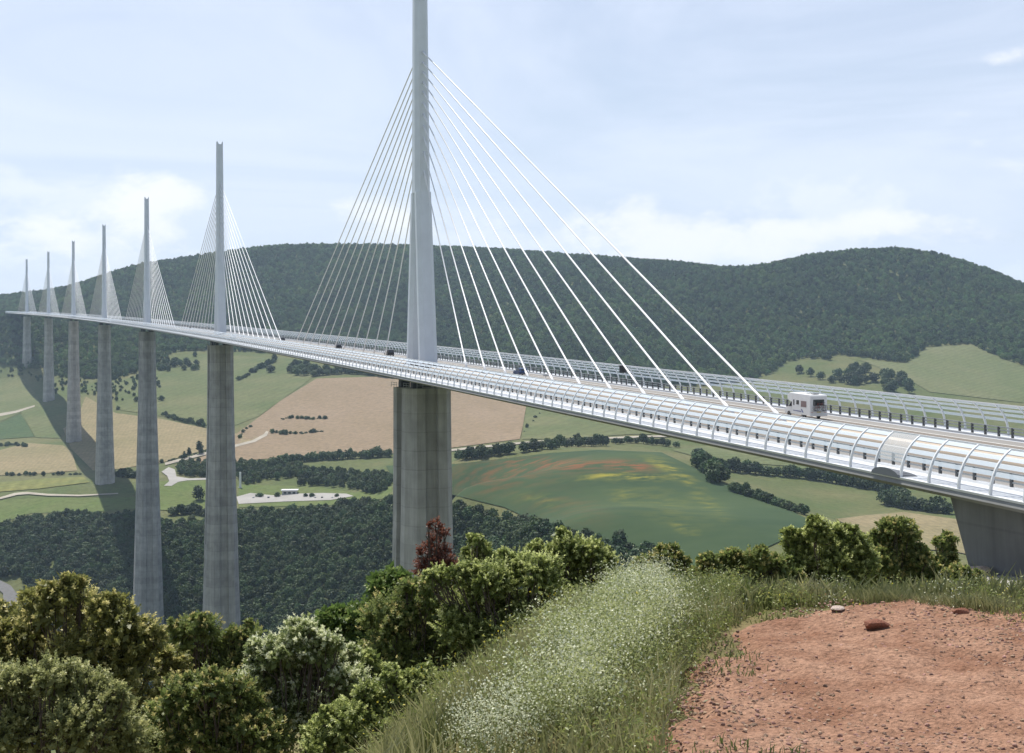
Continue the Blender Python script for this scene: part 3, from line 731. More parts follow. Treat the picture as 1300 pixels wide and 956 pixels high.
def pier(i, s, zb):
    T = Vector((math.cos(s/RB), math.sin(s/RB), 0)); A = Vector((-math.sin(s/RB), math.cos(s/RB), 0))
    b0 = B(s); top = b0.z-4.7; Ht = top-zb
    def col(cx, y0, y1, z, sg):
        # one shaft: flanks slope in to a narrower face, with a shallow recess down its middle
        f = cx*0.64; r = cx*0.28; ym = y0*0.5+y1*0.5; rc = 1.0*sg
        e = y1 if sg > 0 else y0; inn = y0 if sg > 0 else y1
        pts = [(-cx, inn), (-cx, ym), (-f, e), (-r, e), (-r*0.9, e-rc), (r*0.9, e-rc), (r, e), (f, e), (cx, ym), (cx, inn)]
        return [Vector((b0.x, b0.y, z))+T*x+A*y for x, y in pts]
    mb = MB(); split = min(90.0, Ht*0.93)
    zs = top-split
    for sg in (-1, 1):
        rs = []
        for k in range(7):
            t = k/6; z = top-split*t
            cx = 5.1+1.8*t**1.8; out_ = 8.2+1.4*t; inn = 2.3-1.2*t
            y0, y1 = (inn, out_) if sg > 0 else (-out_, -inn)
            rs.append(col(cx, y0, y1, z, sg))
        mb.loft(rs)
    if Ht > split+1:
        rs = []
        for k in range(9):
            t = k/8; z = zs-(Ht-split)*t-(6 if k == 8 else 0)
            hh = top-z; cx = 6.9+4.4*max(0, (hh-90)/155)
            yo = 9.6+3.6*max(0, (hh-90)/155)**1.2; f = cx*0.62; r = cx*0.26; ym = yo*0.45
            pts = [(-cx, -ym), (-f, -yo), (-r, -yo), (-r*.9, -yo+1.2), (r*.9, -yo+1.2), (r, -yo), (f, -yo), (cx, -ym), (cx, ym), (f, yo), (r, yo), (r*.9, yo-1.2), (-r*.9, yo-1.2), (-r, yo), (-f, yo), (-cx, ym)]
            rs.append([Vector((b0.x, b0.y, z))+T*x+A*y for x, y in pts])
        mb.loft(rs)
    o = part(mb, 'pier', m_conc)
    bb = MB()
    for sg in (-1, 1):
        for x in (-2.6, 2.6):
            bb = MB()
            c = Vector((b0.x, b0.y, b0.z-3.5))+T*x+A*(sg*5.2)
            bb.box(c, (2.0, 2.4, 2.5), Matrix.Rotation(s/RB, 3, 'Z'))
            part(bb, 'bearing', m_black, o)
    if i < 2:
        rl = MB()
        for sg in (-1, 1):
            for x0, y0, x1, y1 in ((-4.9, sg*3, -4.9, sg*8), (-3.2, sg*8.1, 3.2, sg*8.1)):
                for h in (0.6, 1.1):
                    rl.tube([Vector((b0.x, b0.y, top+h))+T*x0+A*y0, Vector((b0.x, b0.y, top+h))+T*x1+A*y1], 0.05, 5)
                for q in (0, .5, 1):
                    p = Vector((b0.x, b0.y, top))+T*(x0+(x1-x0)*q)+A*(y0+(y1-y0)*q)
                    rl.tube([p, p+Vector((0, 0, 1.15))], 0.05, 5)
        part(rl, 'handrail', m_rail, o)
for i, (s, z) in enumerate(zip(PIER_S, PIER_BASE_Z)):
    pier(i, s, float(H(*B(s).xy))-2)

def abutments():
    mb = MB()
    # near abutment: wing wall under the deck edge, battered front
    lo = -9.5
    ring = lambda s, x, z0, z1: [B(s, -x, z0), B(s, x, z0), B(s, x, z1), B(s, -x, z1)]
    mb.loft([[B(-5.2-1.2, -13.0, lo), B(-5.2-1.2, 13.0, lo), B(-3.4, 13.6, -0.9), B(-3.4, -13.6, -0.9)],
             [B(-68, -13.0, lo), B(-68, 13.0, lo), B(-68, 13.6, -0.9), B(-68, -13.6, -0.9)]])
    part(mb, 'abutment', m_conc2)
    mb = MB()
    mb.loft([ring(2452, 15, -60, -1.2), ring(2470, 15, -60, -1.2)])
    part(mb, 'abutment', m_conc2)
abutments()

# ------------------------------------------------------------------ trees of the valley
def leafy(n, centre, rad, size, r, squash=1.0, up=0.25):
    """n leaf-clump faces spread through lumpy crowns: list of lobes (centre, rad)"""
    lobes = len(centre); w = np.array([q**2 for q in rad]); w = w/w.sum()
    which = r.choice(lobes, n, p=w)
    dirs = r.normal(size=(n, 3)); dirs /= np.linalg.norm(dirs, axis=1)[:, None]
    rr = np.array(rad)[which]*(0.55+0.5*r.random(n)**0.6)
    P = np.array(centre)[which]+dirs*rr[:, None]*np.array([1, 1, squash])
    nrm = dirs+r.normal(0, 0.55, (n, 3))+np.array([0, 0, up]); nrm /= np.linalg.norm(nrm, axis=1)[:, None]
    t = np.cross(nrm, r.normal(size=(n, 3))); t /= np.linalg.norm(t, axis=1)[:, None]
    bt = np.cross(nrm, t)
    a = size*(0.6+0.8*r.random(n)); b_ = a*(0.55+0.3*r.random(n))
    V = np.stack([P-t*a[:, None], P+bt*b_[:, None], P+t*a[:, None], P-bt*b_[:, None]], 1)
    return V.reshape(-1, 3), np.arange(n*4).reshape(-1, 4), which
def tree_mesh(name, seed, mfol, mbark, h=8.0, w=7.0, n=520, leaf=0.75, lobes=9, trunk=0.22, top=0.62):
    r = np.random.default_rng(seed); cs = []; rs = []
    for k in range(lobes):
        t = (k+0.5)/lobes; a = k*2.4+r.random(); z = h*(trunk+0.1+(1-trunk-0.22)*t)
        prof = math.sin(PI*min(1, (0.16+0.84*t)**0.9)) ** 0.7
        q = 0.30*w*prof*(0.5+0.6*r.random())
        cs.append((math.cos(a)*q, math.sin(a)*q, z)); rs.append(w*(0.17+0.13*prof)*(0.85+0.3*r.random()))
    cs.append((0, 0, h*top)); rs.append(w*0.30)
    V, Fq, _ = leafy(n, cs, rs, leaf, r)
    V[:, 2] = np.maximum(V[:, 2], 0.3)
    # trunk with limbs
    tb = MB(); tb.tube([(0, 0, -0.6), (0.05, 0, h*0.25), (0, 0.1, h*top)], [0.035*h, 0.028*h, 0.012*h], 6)
    for k in range(4):
        c = cs[(k*2+1) % lobes]; tb.tube([(0.03, 0, h*(0.2+0.07*k)), (c[0]*0.5, c[1]*0.5, c[2]*0.85), c], [0.014*h, 0.01*h, 0.005*h], 5)
    nv = len(V); TV = np.array(tb.V); tf4 = np.array([f for f in tb.F if len(f) == 4])+nv
    me = np_mesh(name, np.r_[V, TV], [Fq, tf4], [mfol, mbark], midx=np.r_[np.zeros(len(Fq)), np.ones(len(tf4))])
    return me
m_bark = mat('tree_bark', (0.10, 0.08, 0.06), 0.95, var=0.2, scale=3)
m_fol = mat('oak_foliage', (0.046, 0.080, 0.026), 0.6, region=.2, rnd=0.45, transl=0.25, spec=0.25)
m_fol_hill = mat('hill_wood_foliage', (0.066, 0.112, 0.038), 0.65, region=.28, rnd=0.65, transl=0.25, spec=0.2)
m_fol_dark = mat('pine_foliage', (0.028, 0.055, 0.022), 0.65, rnd=0.3, transl=0.15, spec=0.2)
oak = [tree_mesh('tree', 20+k, m_fol, m_bark, h=8, w=7.6, n=560, leaf=0.62) for k in range(4)]
poplar = [tree_mesh('tree', 40+k, m_fol_dark, m_bark, h=10, w=4.2, n=420, leaf=0.5, lobes=10) for k in range(2)]
bushm = [tree_mesh('bush', 50+k, m_fol, m_bark, h=3.0, w=4.4, n=300, leaf=0.42, lobes=6, trunk=0.02, top=0.5) for k in range(2)]
wood = [tree_mesh('wood_tree', 60+k, m_fol_hill, m_bark, h=8.5, w=8.6, n=330, leaf=0.8) for k in range(4)]

TREES = []
def put_tree(px, py, h, label, group, kind='oak', dmin=500):
    pos = at(px, py, 0, dmin)[0]
    pool, hh, nm, cat = {'oak': (oak, 8, 'tree', 'tree'), 'poplar': (poplar, 10, 'tall_tree', 'tree'), 'bush': (bushm, 3, 'bush', 'bush')}[kind]
    o = bpy.data.objects.new(nm, pool[random.randrange(len(pool))]); link(o)
    s = h/hh*random.uniform(0.8, 1.2); o.scale = (s*random.uniform(.8, 1.45), s*random.uniform(.8, 1.45), s*random.uniform(.75, 1.15))
    o.rotation_euler = (0, 0, random.uniform(0, 6.28)); o.location = (pos[0], pos[1], pos[2]-0.2)
    tag(o, label, cat, group); TREES.append(o)
    return o
def tree_line(pts, n, h, label, group, kind='oak', jit=1.0, bushes=0.0):
    P = np.array(pts, float); seg = np.hypot(*(P[1:]-P[:-1]).T); cum = np.r_[0, np.cumsum(seg)]
    n = int(n*1.45)
    for k in range(n):
        q = cum[-1]*(k+0.5+random.uniform(-.4, .4))/n
        x = np.interp(q, cum, P[:, 0]); y = np.interp(q, cum, P[:, 1])
        kd = 'bush' if random.random() < bushes else kind
        put_tree(x+random.uniform(-jit, jit), y+random.uniform(-jit, jit)*0.6, h if kd != 'bush' else h*0.5, label if kd != 'bush' else 'low dark bush '+label.split(' ', 2)[2], group if kd != 'bush' else 'low bushes: '+group, kd)
def tree_patch(poly, n, h, label, group, kind='oak'):
    xs = [p[0] for p in poly]; ys = [p[1] for p in poly]; k = 0; q = 0
    while k < n and q < 4000:
        q += 1
        x = random.uniform(min(xs), max(xs)); y = random.uniform(min(ys), max(ys))
        if in_poly(np.array([x]), np.array([y]), poly)[0]:
            put_tree(x, y, h, label, group, kind); k += 1
tree_line([(356, 533), (372, 531.5), (392, 533), (414, 532)], 12, 4.6, 'dark tree in the upper of two short hedges inside the brown ploughed field', 'trees in the upper field hedge', bushes=.45)
tree_line([(345, 550), (362, 552), (385, 551), (409, 548)], 11, 5.0, 'dark tree in the lower of two short hedges by the bend of the track', 'trees in the lower field hedge', bushes=.4)
tree_patch([(203, 459), (240, 459), (254, 465), (253, 472), (205, 473), (198, 466)], 26, 10, 'dark tree in the small copse between the second and third tall piers', 'copse trees on the upper meadow')
tree_line([(205, 527), (225, 534), (245, 539), (262, 543)], 11, 7, 'dark tree in the hedge above the tan stubble field', 'hedge trees above the stubble field')
tree_line([(204, 588), (230, 583), (262, 574)], 7, 5, 'small tree along the pale lane below the stubble field', 'lane side trees', bushes=.4)
for x, y, h in ((253, 577, 17), (240, 582, 13), (234, 583, 10)):
    put_tree(x, y, h, 'slender dark tree standing up above the lane between the tall piers', 'slender lane trees', 'poplar')
tree_line([(318, 475), (327, 470), (340, 465), (350, 459)], 9, 9, 'dark tree in the slanting hedge on the upper meadow', 'slanting hedge trees')
put_tree(344, 473, 11, 'lone round dark tree on the upper meadow right of the slanting hedge', None)
put_tree(247.5, 453, 10, 'lone small tree on the meadow above the copse', None)
tree_line([(302, 483), (310, 480), (318, 476)], 4, 6, 'low tree at the lower end of the slanting hedge', 'low slanting hedge trees')
tree_patch([(361, 470), (372, 463), (400, 465), (416, 470), (414, 480), (365, 477)], 22, 11, 'dark tree in the big clump above the brown ploughed field', 'clump trees above the brown field')
tree_line([(412, 476), (440, 474), (470, 477), (500, 481)], 16, 10, 'dark tree along the top edge of the brown ploughed field', 'trees on the top edge of the brown field')
tree_line([(322, 541), (310, 548), (303, 560)], 6, 4, 'scrubby tree along the field track beside the tall pier', 'track side trees', bushes=.5)
for x, y in ((173, 510), (205, 509), (150, 520)):
    put_tree(x, y, 7, 'small lone tree on the green meadow between the middle piers', 'lone meadow trees')
tree_line([(345, 592), (375, 587), (410, 584), (450, 582), (497, 580)], 22, 9, 'dark tree in the long belt along the bottom of the brown field', 'belt trees under the brown field')
tree_line([(578, 584), (610, 581), (650, 575)], 12, 8, 'dark tree in the hedge on the crest left of the poppy field', 'crest hedge trees')
tree_line([(660, 575), (690, 571), (730, 567), (765, 566)], 12, 9, 'dark tree in the hedge behind the crest of the poppy field', 'hedge trees behind the poppy field')
tree_line([(770, 566), (800, 562), (860, 568)], 9, 8, 'dark tree beside the lane beneath the middle of the deck', 'trees beneath the deck')
tree_patch([(880, 588), (893, 584), (902, 600), (925, 612), (925, 622), (905, 615)], 16, 12, 'big dark tree in the clump at the right shoulder of the poppy field', 'shoulder clump trees')
tree_line([(905, 596), (940, 600), (975, 603), (1010, 606), (1050, 612)], 16, 10, 'dark tree in the belt below the pale hay field', 'belt trees below the hay field')
tree_line([(1050, 612), (1085, 618), (1120, 624), (1150, 632)], 16, 11, 'dark tree in the belt below the near deck', 'belt trees below the near deck')
tree_line([(1120, 640), (1150, 646), (1180, 650), (1204, 652)], 15, 11, 'dark tree in the copse beside the concrete abutment', 'copse trees beside the abutment')
tree_line([(925, 624), (960, 634), (1000, 648), (1026, 655)], 13, 7, 'dark tree in the hedge along the right foot of the poppy field', 'hedge trees at the foot of the poppy field')
tree_patch([(1050, 492), (1062, 470), (1090, 470), (1130, 478), (1160, 490), (1172, 500), (1110, 500)], 30, 13, 'dark tree in the copse beyond the road deck at the foot of the round hill', 'copse trees beyond the deck')
for x, y in ((1029, 478), (1015, 474), (1042, 482)):
    put_tree(x, y, 11, 'separate tree on the small green clearing beyond the motorhome', 'clearing trees')
tree_line([(2, 604), (60, 604), (110, 602)], 9, 4.5, 'small tree in the thin hedge under the left tan field', 'thin hedge trees', bushes=.3)
tree_line([(0, 567), (12, 566), (33, 568)], 6, 5, 'small tree in the hedge between the left fields', 'left field hedge trees')
tree_line([(150, 606), (160, 606), (176, 607)], 6, 9, 'dark tree right beside the foot of the fourth tall pier', 'trees at the pier foot')
put_tree(252, 636, 11, 'round tree on the lawn left of the rest area', None)
for x in (330, 352, 388, 396, 428):
    put_tree(x, 631.5, 5, 'small tree planted in the rest area car park', 'car park trees')
tree_line([(215, 654), (240, 652), (262, 655)], 6, 8, 'dark tree at the lip of the gorge between the two tallest piers', 'gorge lip trees')
tree_line([(690, 520), (666, 548), (662, 556)], 4, 4, 'scrubby tree on the right edge of the brown field', 'right edge field trees', bushes=.5)

# forests that read as one mass: points carrying crowns
def forest(name, pts, protos, smin, smax, sink=0.5):
    n = len(pts); r = np.random.default_rng(n)
    me = bpy.data.meshes.new(name); me.vertices.add(n); me.vertices.foreach_set('co', pts.ravel())
    a = me.attributes.new('idx', 'INT', 'POINT'); a.data.foreach_set('value', r.integers(0, len(protos), n).astype(np.int32))
    a = me.attributes.new('rot', 'FLOAT_VECTOR', 'POINT'); R = np.zeros((n, 3), np.float32); R[:, 2] = r.uniform(0, 6.28, n); R[:, :2] = r.normal(0, .06, (n, 2)); a.data.foreach_set('vector', R.ravel())
    a = me.attributes.new('scl', 'FLOAT_VECTOR', 'POINT'); s = r.uniform(smin, smax, n)[:, None]*r.uniform(.85, 1.15, (n, 3)); a.data.foreach_set('vector', s.astype(np.float32).ravel())
    o = bpy.data.objects.new(name, me); link(o)
    ng = bpy.data.node_groups.new(name+'_nodes', 'GeometryNodeTree')
    ng.interface.new_socket('Geometry', in_out='INPUT', socket_type='NodeSocketGeometry'); ng.interface.new_socket('Geometry', in_out='OUTPUT', socket_type='NodeSocketGeometry')
    N = ng.nodes; L = ng.links
    gi = N.new('NodeGroupInput'); go = N.new('NodeGroupOutput'); ip = N.new('GeometryNodeInstanceOnPoints'); gt = N.new('GeometryNodeGeometryToInstance')
    for p in protos:
        oi = N.new('GeometryNodeObjectInfo'); oi.inputs['Object'].default_value = p; L.new(oi.outputs['Geometry'], gt.inputs[0])
    def na(nm, ty):
        q = N.new('GeometryNodeInputNamedAttribute'); q.data_type = ty; q.inputs['Name'].default_value = nm; return q.outputs['Attribute']
    er = N.new('FunctionNodeEulerToRotation'); L.new(na('rot', 'FLOAT_VECTOR'), er.inputs[0])
    L.new(gi.outputs[0], ip.inputs['Points']); L.new(gt.outputs[0], ip.inputs['Instance'])
    ip.inputs['Pick Instance'].default_value = True
    L.new(na('idx', 'INT'), ip.inputs['Instance Index']); L.new(er.outputs[0], ip.inputs['Rotation']); L.new(na('scl', 'FLOAT_VECTOR'), ip.inputs['Scale'])
    L.new(ip.outputs[0], go.inputs[0])
    mod = o.modifiers.new('crowns', 'NODES'); mod.node_group = ng
    return o
def proto(me):
    return bpy.data.objects.new(me.name, me)
HILL_LOW = [(-400, 250), (1700, 250), (1700, 560), (1500, 535), (1400, 498), (1300, 466), (1260, 451), (1235, 438), (1210, 438), (1176, 441), (1160, 455), (1150, 461), (1100, 455), (1060, 450), (1053, 458), (1020, 455), (1000, 460), (985, 471), (955, 484),
            (900, 490), (800, 492), (600, 483), (500, 475), (440, 473), (400, 455), (377, 452), (330, 448), (290, 446), (262, 445), (228, 446), (205, 458), (174, 473), (144, 484), (100, 482), (70, 478), (55, 468), (25, 470), (0, 462), (-400, 470)]
def forest_points(u0, u1, d0, d1, step, poly, dlim=None, keep=0.97):
    us, ds = np.meshgrid(np.arange(u0, u1, step), np.arange(d0, d1, step))
    us = (us+rng.uniform(-.45, .45, us.shape)*step).ravel(); ds = (ds+rng.uniform(-.45, .45, ds.shape)*step).ravel()
    z = H_ud(us, ds); x, y = from_ud(us, ds); P = np.stack([x, y, z], -1)
    px, py, D = project(P)
    k = in_poly(px, py, poly) & (rng.random(len(px)) < keep)
    return P[k]
pw = [proto(m) for m in wood]
FP = forest_points(-1500, 1500, 1850, 3300, 7.4, HILL_LOW)
o = forest('hill_forest', FP, pw, 0.5, 1.3); tag(o, 'dense dark green forest covering the long hills behind the viaduct', 'forest', kind='stuff')
GORGE = [(-300, 710), (-60, 700), (0, 677), (31, 664), (107, 655), (132, 662), (174, 654), (213, 670), (241, 666), (264, 667), (307, 655), (360, 653), (417, 651), (454, 641), (497, 642), (578, 648), (609, 654), (643, 665), (700, 679), (714, 683), (779, 695), (830, 711), (860, 735), (860, 1500), (-300, 1500)]
GP = forest_points(-450, 160, 450, 1240, 5.3, GORGE)
_x, _y, _ = project(GP); GP = GP[~((_x < 32) & (_y > 734) & (_y < 785))]
o_, d_ = to_ud(GP[:, 0], GP[:, 1])
po = [proto(m) for m in oak]
o = forest('gorge_forest', GP, po, 0.65, 1.25); tag(o, 'dense dark forest on the gorge slope behind the tall piers', 'forest', kind='stuff')
WOODS = [(306, 590), (345, 590), (380, 588), (392, 598), (400, 600), (470, 604), (497, 606), (497, 628), (470, 628), (440, 620), (400, 618), (382, 618), (375, 606), (306, 617)]
WP = forest_points(-400, 0, 1150, 1450, 6.5, WOODS)
o = forest('plateau_wood', WP, po, 0.55, 1.05); tag(o, 'dark wood between the rest area and the brown field', 'wood', kind='stuff')
WOODS2 = [(224, 592), (262, 588), (300, 588), (306, 592), (306, 610), (264, 607), (240, 606), (226, 603)]
WP = forest_points(-500, -250, 1200, 1500, 6.5, WOODS2)
o = forest('plateau_wood', WP, po, 0.55, 1.05); tag(o, 'small dark wood beside the pale lane junction', 'wood', kind='stuff')
SCRUB = [(-300, 470), (0, 464), (30, 472), (60, 482), (140, 487), (200, 470), (204, 500), (140, 512), (105, 500), (70, 500), (30, 478), (0, 480), (-300, 486)]
SP = forest_points(-900, -350, 1800, 2500, 11, SCRUB, keep=.7)
o = forest('scrub', SP, po, 0.3, 0.75); tag(o, 'loose green scrub at the foot of the far forest by the smallest piers', 'scrub', kind='stuff')

# ------------------------------------------------------------------ vehicles
m_vwhite = mat('white_bodywork', (0.80, 0.80, 0.78), 0.35, var=0.03, scale=1.5)
m_glass = mat('dark_window_glass', (0.03, 0.035, 0.04), 0.12, spec=0.7)
m_pinkblind = mat('window_with_blind', (0.22, 0.15, 0.15), 0.25, spec=0.6)
m_tyre = mat('tyre_rubber', (0.025, 0.025, 0.025), 0.9)
m_rim = mat('alloy_rim', (0.5, 0.5, 0.52), 0.4, metal=0.6)
m_tail = mat('tail_lamp_red', (0.45, 0.03, 0.02), 0.3)
m_trim = mat('grey_trim', (0.16, 0.16, 0.17), 0.6)
m_decal = mat('blue_decal', (0.16, 0.19, 0.33), 0.4)
m_plate = mat('plate_yellow', (0.6, 0.5, 0.2), 0.5)
def wheel(parent, x, y, r=0.34, w=0.22):
    t = MB()
    t.loft([[(x+dx, y+rr*math.cos(a), r+rr*math.sin(a)) for a in [2*PI*k/20 for k in range(20)]] for dx, rr in ((-w/2, r*.86), (-w/2+.04, r), (w/2-.04, r), (w/2, r*.86))])
    o = t.build('wheel', m_tyre, parent, smooth=False)
    sg = 1 if x > 0 else -1; q = MB(); xx = x+sg*(w/2+.004)
    q.loft([[(xx+dx*sg, y+rr*math.cos(a), r+rr*math.sin(a)) for a in [2*PI*k/14 for k in range(14)]] for dx, rr in ((-.03, r*.62), (0.0, r*.6), (-.02, r*.2))])
    q.build('rim', m_rim, o)
def extrude_profile(mb, prof, xs):
    """prof: (y, z) outline; xs: list of (x, inset) giving rounded sides"""
    cy = sum(p[0] for p in prof)/len(prof); cz = sum(p[1] for p in prof)/len(prof)
    mb.loft([[(x, cy+(y-cy)*k, cz+(z-cz)*k) for y, z in prof] for x, k in xs])
def panel(parent, name, m, pts, th=0.012):
    """flat panel from 4 corners, pushed out a little along its normal"""
    p = [Vector(q) for q in pts]; n = (p[1]-p[0]).cross(p[2]-p[0]).normalized()*th
    mb = MB(); mb.loft([[q-n*0.2 for q in p], [q+n for q in p]]); return mb.build(name, m, parent)
def on_road(name, px, off, toward=False):
    s = s_at(px, off, 0.5); p = B(s, off, 0.036); o = empty(name, p, s/RB+(PI if toward else 0.0))
    o.rotation_euler = (math.atan(SLOPE)*(-1 if toward else 1), 0, s/RB+(PI if toward else 0.0))
    return o
def motorhome():
    r = on_road('motorhome', 1022, 7.2)
    tag(r, 'white motorhome with overcab bed and bicycles on its back driving on the viaduct', 'motorhome')
    W = 1.12
    mb = MB(); hab = [(-3.05, 0.48), (-3.08, 1.2), (-3.02, 2.75), (-2.9, 2.88), (1.75, 2.92), (2.25, 2.6), (2.2, 2.15), (1.7, 1.95), (1.15, 1.9), (1.1, 0.45)]
    extrude_profile(mb, hab, [(-W, .985), (-W+.05, 1), (W-.05, 1), (W, .985)]); body = mb.build('body', m_vwhite, r)
    mb = MB(); cabp = [(1.05, 0.42), (1.05, 1.92), (1.6, 1.93), (2.25, 1.28), (2.95, 1.06), (3.08, 0.75), (3.05, 0.4)]
    extrude_profile(mb, cabp, [(-.98, .97), (-.9, 1), (.9, 1), (.98, .97)]); cabo = mb.build('cab', m_vwhite, r)
    for sg in (-1, 1):
        x = sg*.972
        panel(cabo, 'side_window', m_glass, [(x, 1.35, 1.3), (x, 2.12, 1.3), (x, 1.6, 1.84), (x, 1.35, 1.84)][::sg], .015)
        mr = MB(); mr.box((sg*1.2, 2.15, 1.42), (0.2, 0.1, 0.32)); mr.box((sg*1.06, 2.15, 1.35), (0.16, 0.05, 0.05)); mr.build('mirror', m_trim, cabo)
        x = sg*W
        for y0, y1, z0, z1, m, nm in ((0.55, 0.82, 1.5, 2.15, m_glass, 'window'), (-0.5, 0.1, 1.62, 2.12, m_glass, 'window'), (-2.2, -0.95, 1.4, 2.1, m_pinkblind, 'window')):
            panel(body, nm, m, [(x, y0, z0), (x, y1, z0), (x, y1, z1), (x, y0, z1)][::sg])
        panel(body, 'decal', m_decal, [(x, -1.6, 0.75), (x, -1.25, 0.75), (x, -0.95, 1.15), (x, -1.2, 1.15)][::sg], .006)
        panel(body, 'decal', m_decal, [(x, -1.1, 0.78), (x, 0.9, 0.84), (x, 0.9, 0.92), (x, -1.0, 0.92)][::sg], .006)
        panel(body, 'tail_light', m_tail, [(sg*.7, -3.06, 0.82), (sg*1.02, -3.06, 0.82), (sg*1.02, -3.06, 1.0), (sg*.7, -3.06, 1.0)][::-sg], .03)
        for y in (-1.45, 2.05): wheel(r, sg*.93, y, 0.36)
    panel(cabo, 'windscreen', m_glass, [(-.85, 1.66, 1.88), (-.85, 2.2, 1.33), (.85, 2.2, 1.33), (.85, 1.66, 1.88)][::-1], .015)
    panel(body, 'rear_window', m_glass, [(-.75, -3.05, 1.25), (.75, -3.05, 1.25), (.72, -3.03, 2.35), (-.72, -3.03, 2.35)], .02)
    panel(body, 'number_plate', m_plate, [(-.26, -3.07, .84), (.26, -3.07, .84), (.26, -3.07, .97), (-.26, -3.07, .97)], .02)
    mb = MB(); mb.box((0, -3.1, 0.56), (2.2, 0.16, 0.26)); mb.build('bumper', m_vwhite, r, bevel=.02)
    mb = MB(); mb.box((0, -0.6, 2.97), (0.5, 0.5, 0.12)); mb.build('roof_vent', m_vwhite, body, bevel=.02)
    mb = MB(); mb.box((0.1, -2.0, 2.96), (0.7, 0.7, 0.1)); mb.build('roof_vent', m_trim, body, bevel=.02)
    mb = MB()
    for x in (-.55, .55):
        mb.tube([(x, -3.1, 1.0), (x, -3.55, 1.02)], .025, 6); mb.tube([(x, -3.12, 1.0), (x, -3.12, 2.1)], .025, 6)
    for y in (-3.25, -3.5): mb.tube([(-.85, y, 1.03), (.85, y, 1.03)], .03, 6)
    mb.build('bicycle_rack', m_rim, r)
    for k, (y, c, lab) in enumerate(((-3.27, (0.35, 0.05, 0.04), 'red bicycle on the back of the motorhome nearest its rear window'), (-3.5, (0.08, 0.08, 0.09), 'dark bicycle outermost on the rack behind the motorhome'))):
        b = empty('bicycle', (0, 0, 0)); b.matrix_world = r.matrix_basis @ Matrix.Translation((0.05*k, y, 1.06)); tag(b, lab, 'bicycle')
        mf = mat('bicycle_frame_paint', c, .4)
        for x in (-.52, .52):
            t = MB(); t.tube([(x+.33*math.cos(a), 0, .33+.33*math.sin(a)) for a in [2*PI*q/18 for q in range(19)]], .022, 5, cap=False)
            for q in range(4):
                a = PI*q/4; t.tube([(x+.32*math.cos(a), 0, .33+.32*math.sin(a)), (x-.32*math.cos(a), 0, .33-.32*math.sin(a))], .006, 4)
            t.build('wheel', m_tyre, b)
        t = MB()
        for a, c_ in (((-.52, .33), (-.15, .33)), ((-.52, .33), (-.2, .8)), ((-.15, .33), (-.24, .92)), ((-.15, .33), (.36, .82)), ((-.2, .8), (.36, .84)), ((.52, .33), (.36, .95))):
            t.tube([(a[0], 0, a[1]), (c_[0], 0, c_[1])], .02, 6)
        t.build('frame', mf, b)
        t = MB(); t.box((-.25, 0, .95), (.24, .12, .06)); t.build('saddle', m_tyre, b)
        t = MB(); t.tube([(.36, -.04, .96), (.4, -.22, 1.0)], .016, 5); t.tube([(.36, .04, .96), (.4, .22, 1.0)], .016, 5); t.build('handlebar', m_tyre, b)
motorhome()
def car(root, colour, boxy=False, light=True):
    mp = mat('car_paint', colour, 0.3, spec=0.5)
    if boxy: low = [(-2.15, .3), (-2.2, .95), (-2.1, 1.08), (.9, 1.05), (2.05, .92), (2.2, .6), (2.1, .28)]; top = [(-2.08, 1.05), (-1.95, 1.72), (-1.7, 1.8), (.25, 1.78), (1.0, 1.04)]
    else: low = [(-2.0, .28), (-2.08, .75), (-1.95, .95), (.95, .93), (1.95, .76), (2.08, .5), (2.0, .25)]; top = [(-1.9, .94), (-1.55, 1.36), (-1.2, 1.46), (-.1, 1.45), (1.05, .92)]
    mb = MB(); extrude_profile(mb, low, [(-.86, .96), (-.8, 1), (.8, 1), (.86, .96)]); b = mb.build('body', mp, root)
    mb = MB(); extrude_profile(mb, top, [(-.72, .88), (-.7, .97), (-.55, 1), (.55, 1), (.7, .97), (.72, .88)]); g = mb.build('cabin', mp, root)
    zt = max(z for y, z in top); zb = min(z for y, z in top)
    for sg in (-1, 1):
        x = sg*.735
        for ya, yb in ((-1.35, -.3), (-.2, .55)):
            panel(g, 'window', m_glass, [(x, ya, zb+.06), (x, yb+.1, zb+.06), (x*.96, yb-.08, zt-.1), (x*.96, ya+.1, zt-.1)][::sg], .03)
        panel(b, 'tail_light', m_tail, [(sg*.5, low[1][0]+.05, .72), (sg*.78, low[1][0]+.05, .72), (sg*.78, low[1][0]+.1, .86), (sg*.5, low[1][0]+.1, .86)][::-sg], .04)
        for y in (-1.28, 1.3): wheel(root, sg*.76, y, .33)
    a, c = top[0], top[1]
    panel(g, 'rear_window', m_glass, [(-.55, a[0]+.02, a[1]+.06), (.55, a[0]+.02, a[1]+.06), (.5, c[0]-.0, c[1]-.04), (-.5, c[0]-.0, c[1]-.04)], .03)
    a, c = top[-1], top[-2]
    panel(g, 'windscreen', m_glass, [(-.58, a[0]-.05, a[1]+.04), (.58, a[0]-.05, a[1]+.04), (.5, c[0]+.05, c[1]-.05), (-.5, c[0]+.05, c[1]-.05)][::-1], .03)
    mb = MB(); mb.box((0, low[0][0]-.03, .42), (1.5, .1, .2)); mb.build('bumper', m_trim, b, bevel=.02)
def road_car(px, off, colour, label, boxy=False, toward=False, nm='car'):
    r = on_road(nm, px, off, toward); tag(r, label, 'car'); car(r, colour, boxy); return r
road_car(661, 7.2, (0.035, 0.065, 0.16), 'dark blue car on the far carriageway between the cables right of the big pylon')
road_car(494, 7.2, (0.02, 0.02, 0.022), 'black off-road vehicle just left of the big pylon', boxy=True, nm='off_road_vehicle')
road_car(429, 7.2, (0.018, 0.018, 0.02), 'black car further back, between the second and first pylons')
road_car(358, 7.2, (0.06, 0.06, 0.065), 'tiny dark car by the foot of the outermost cable of the second pylon')
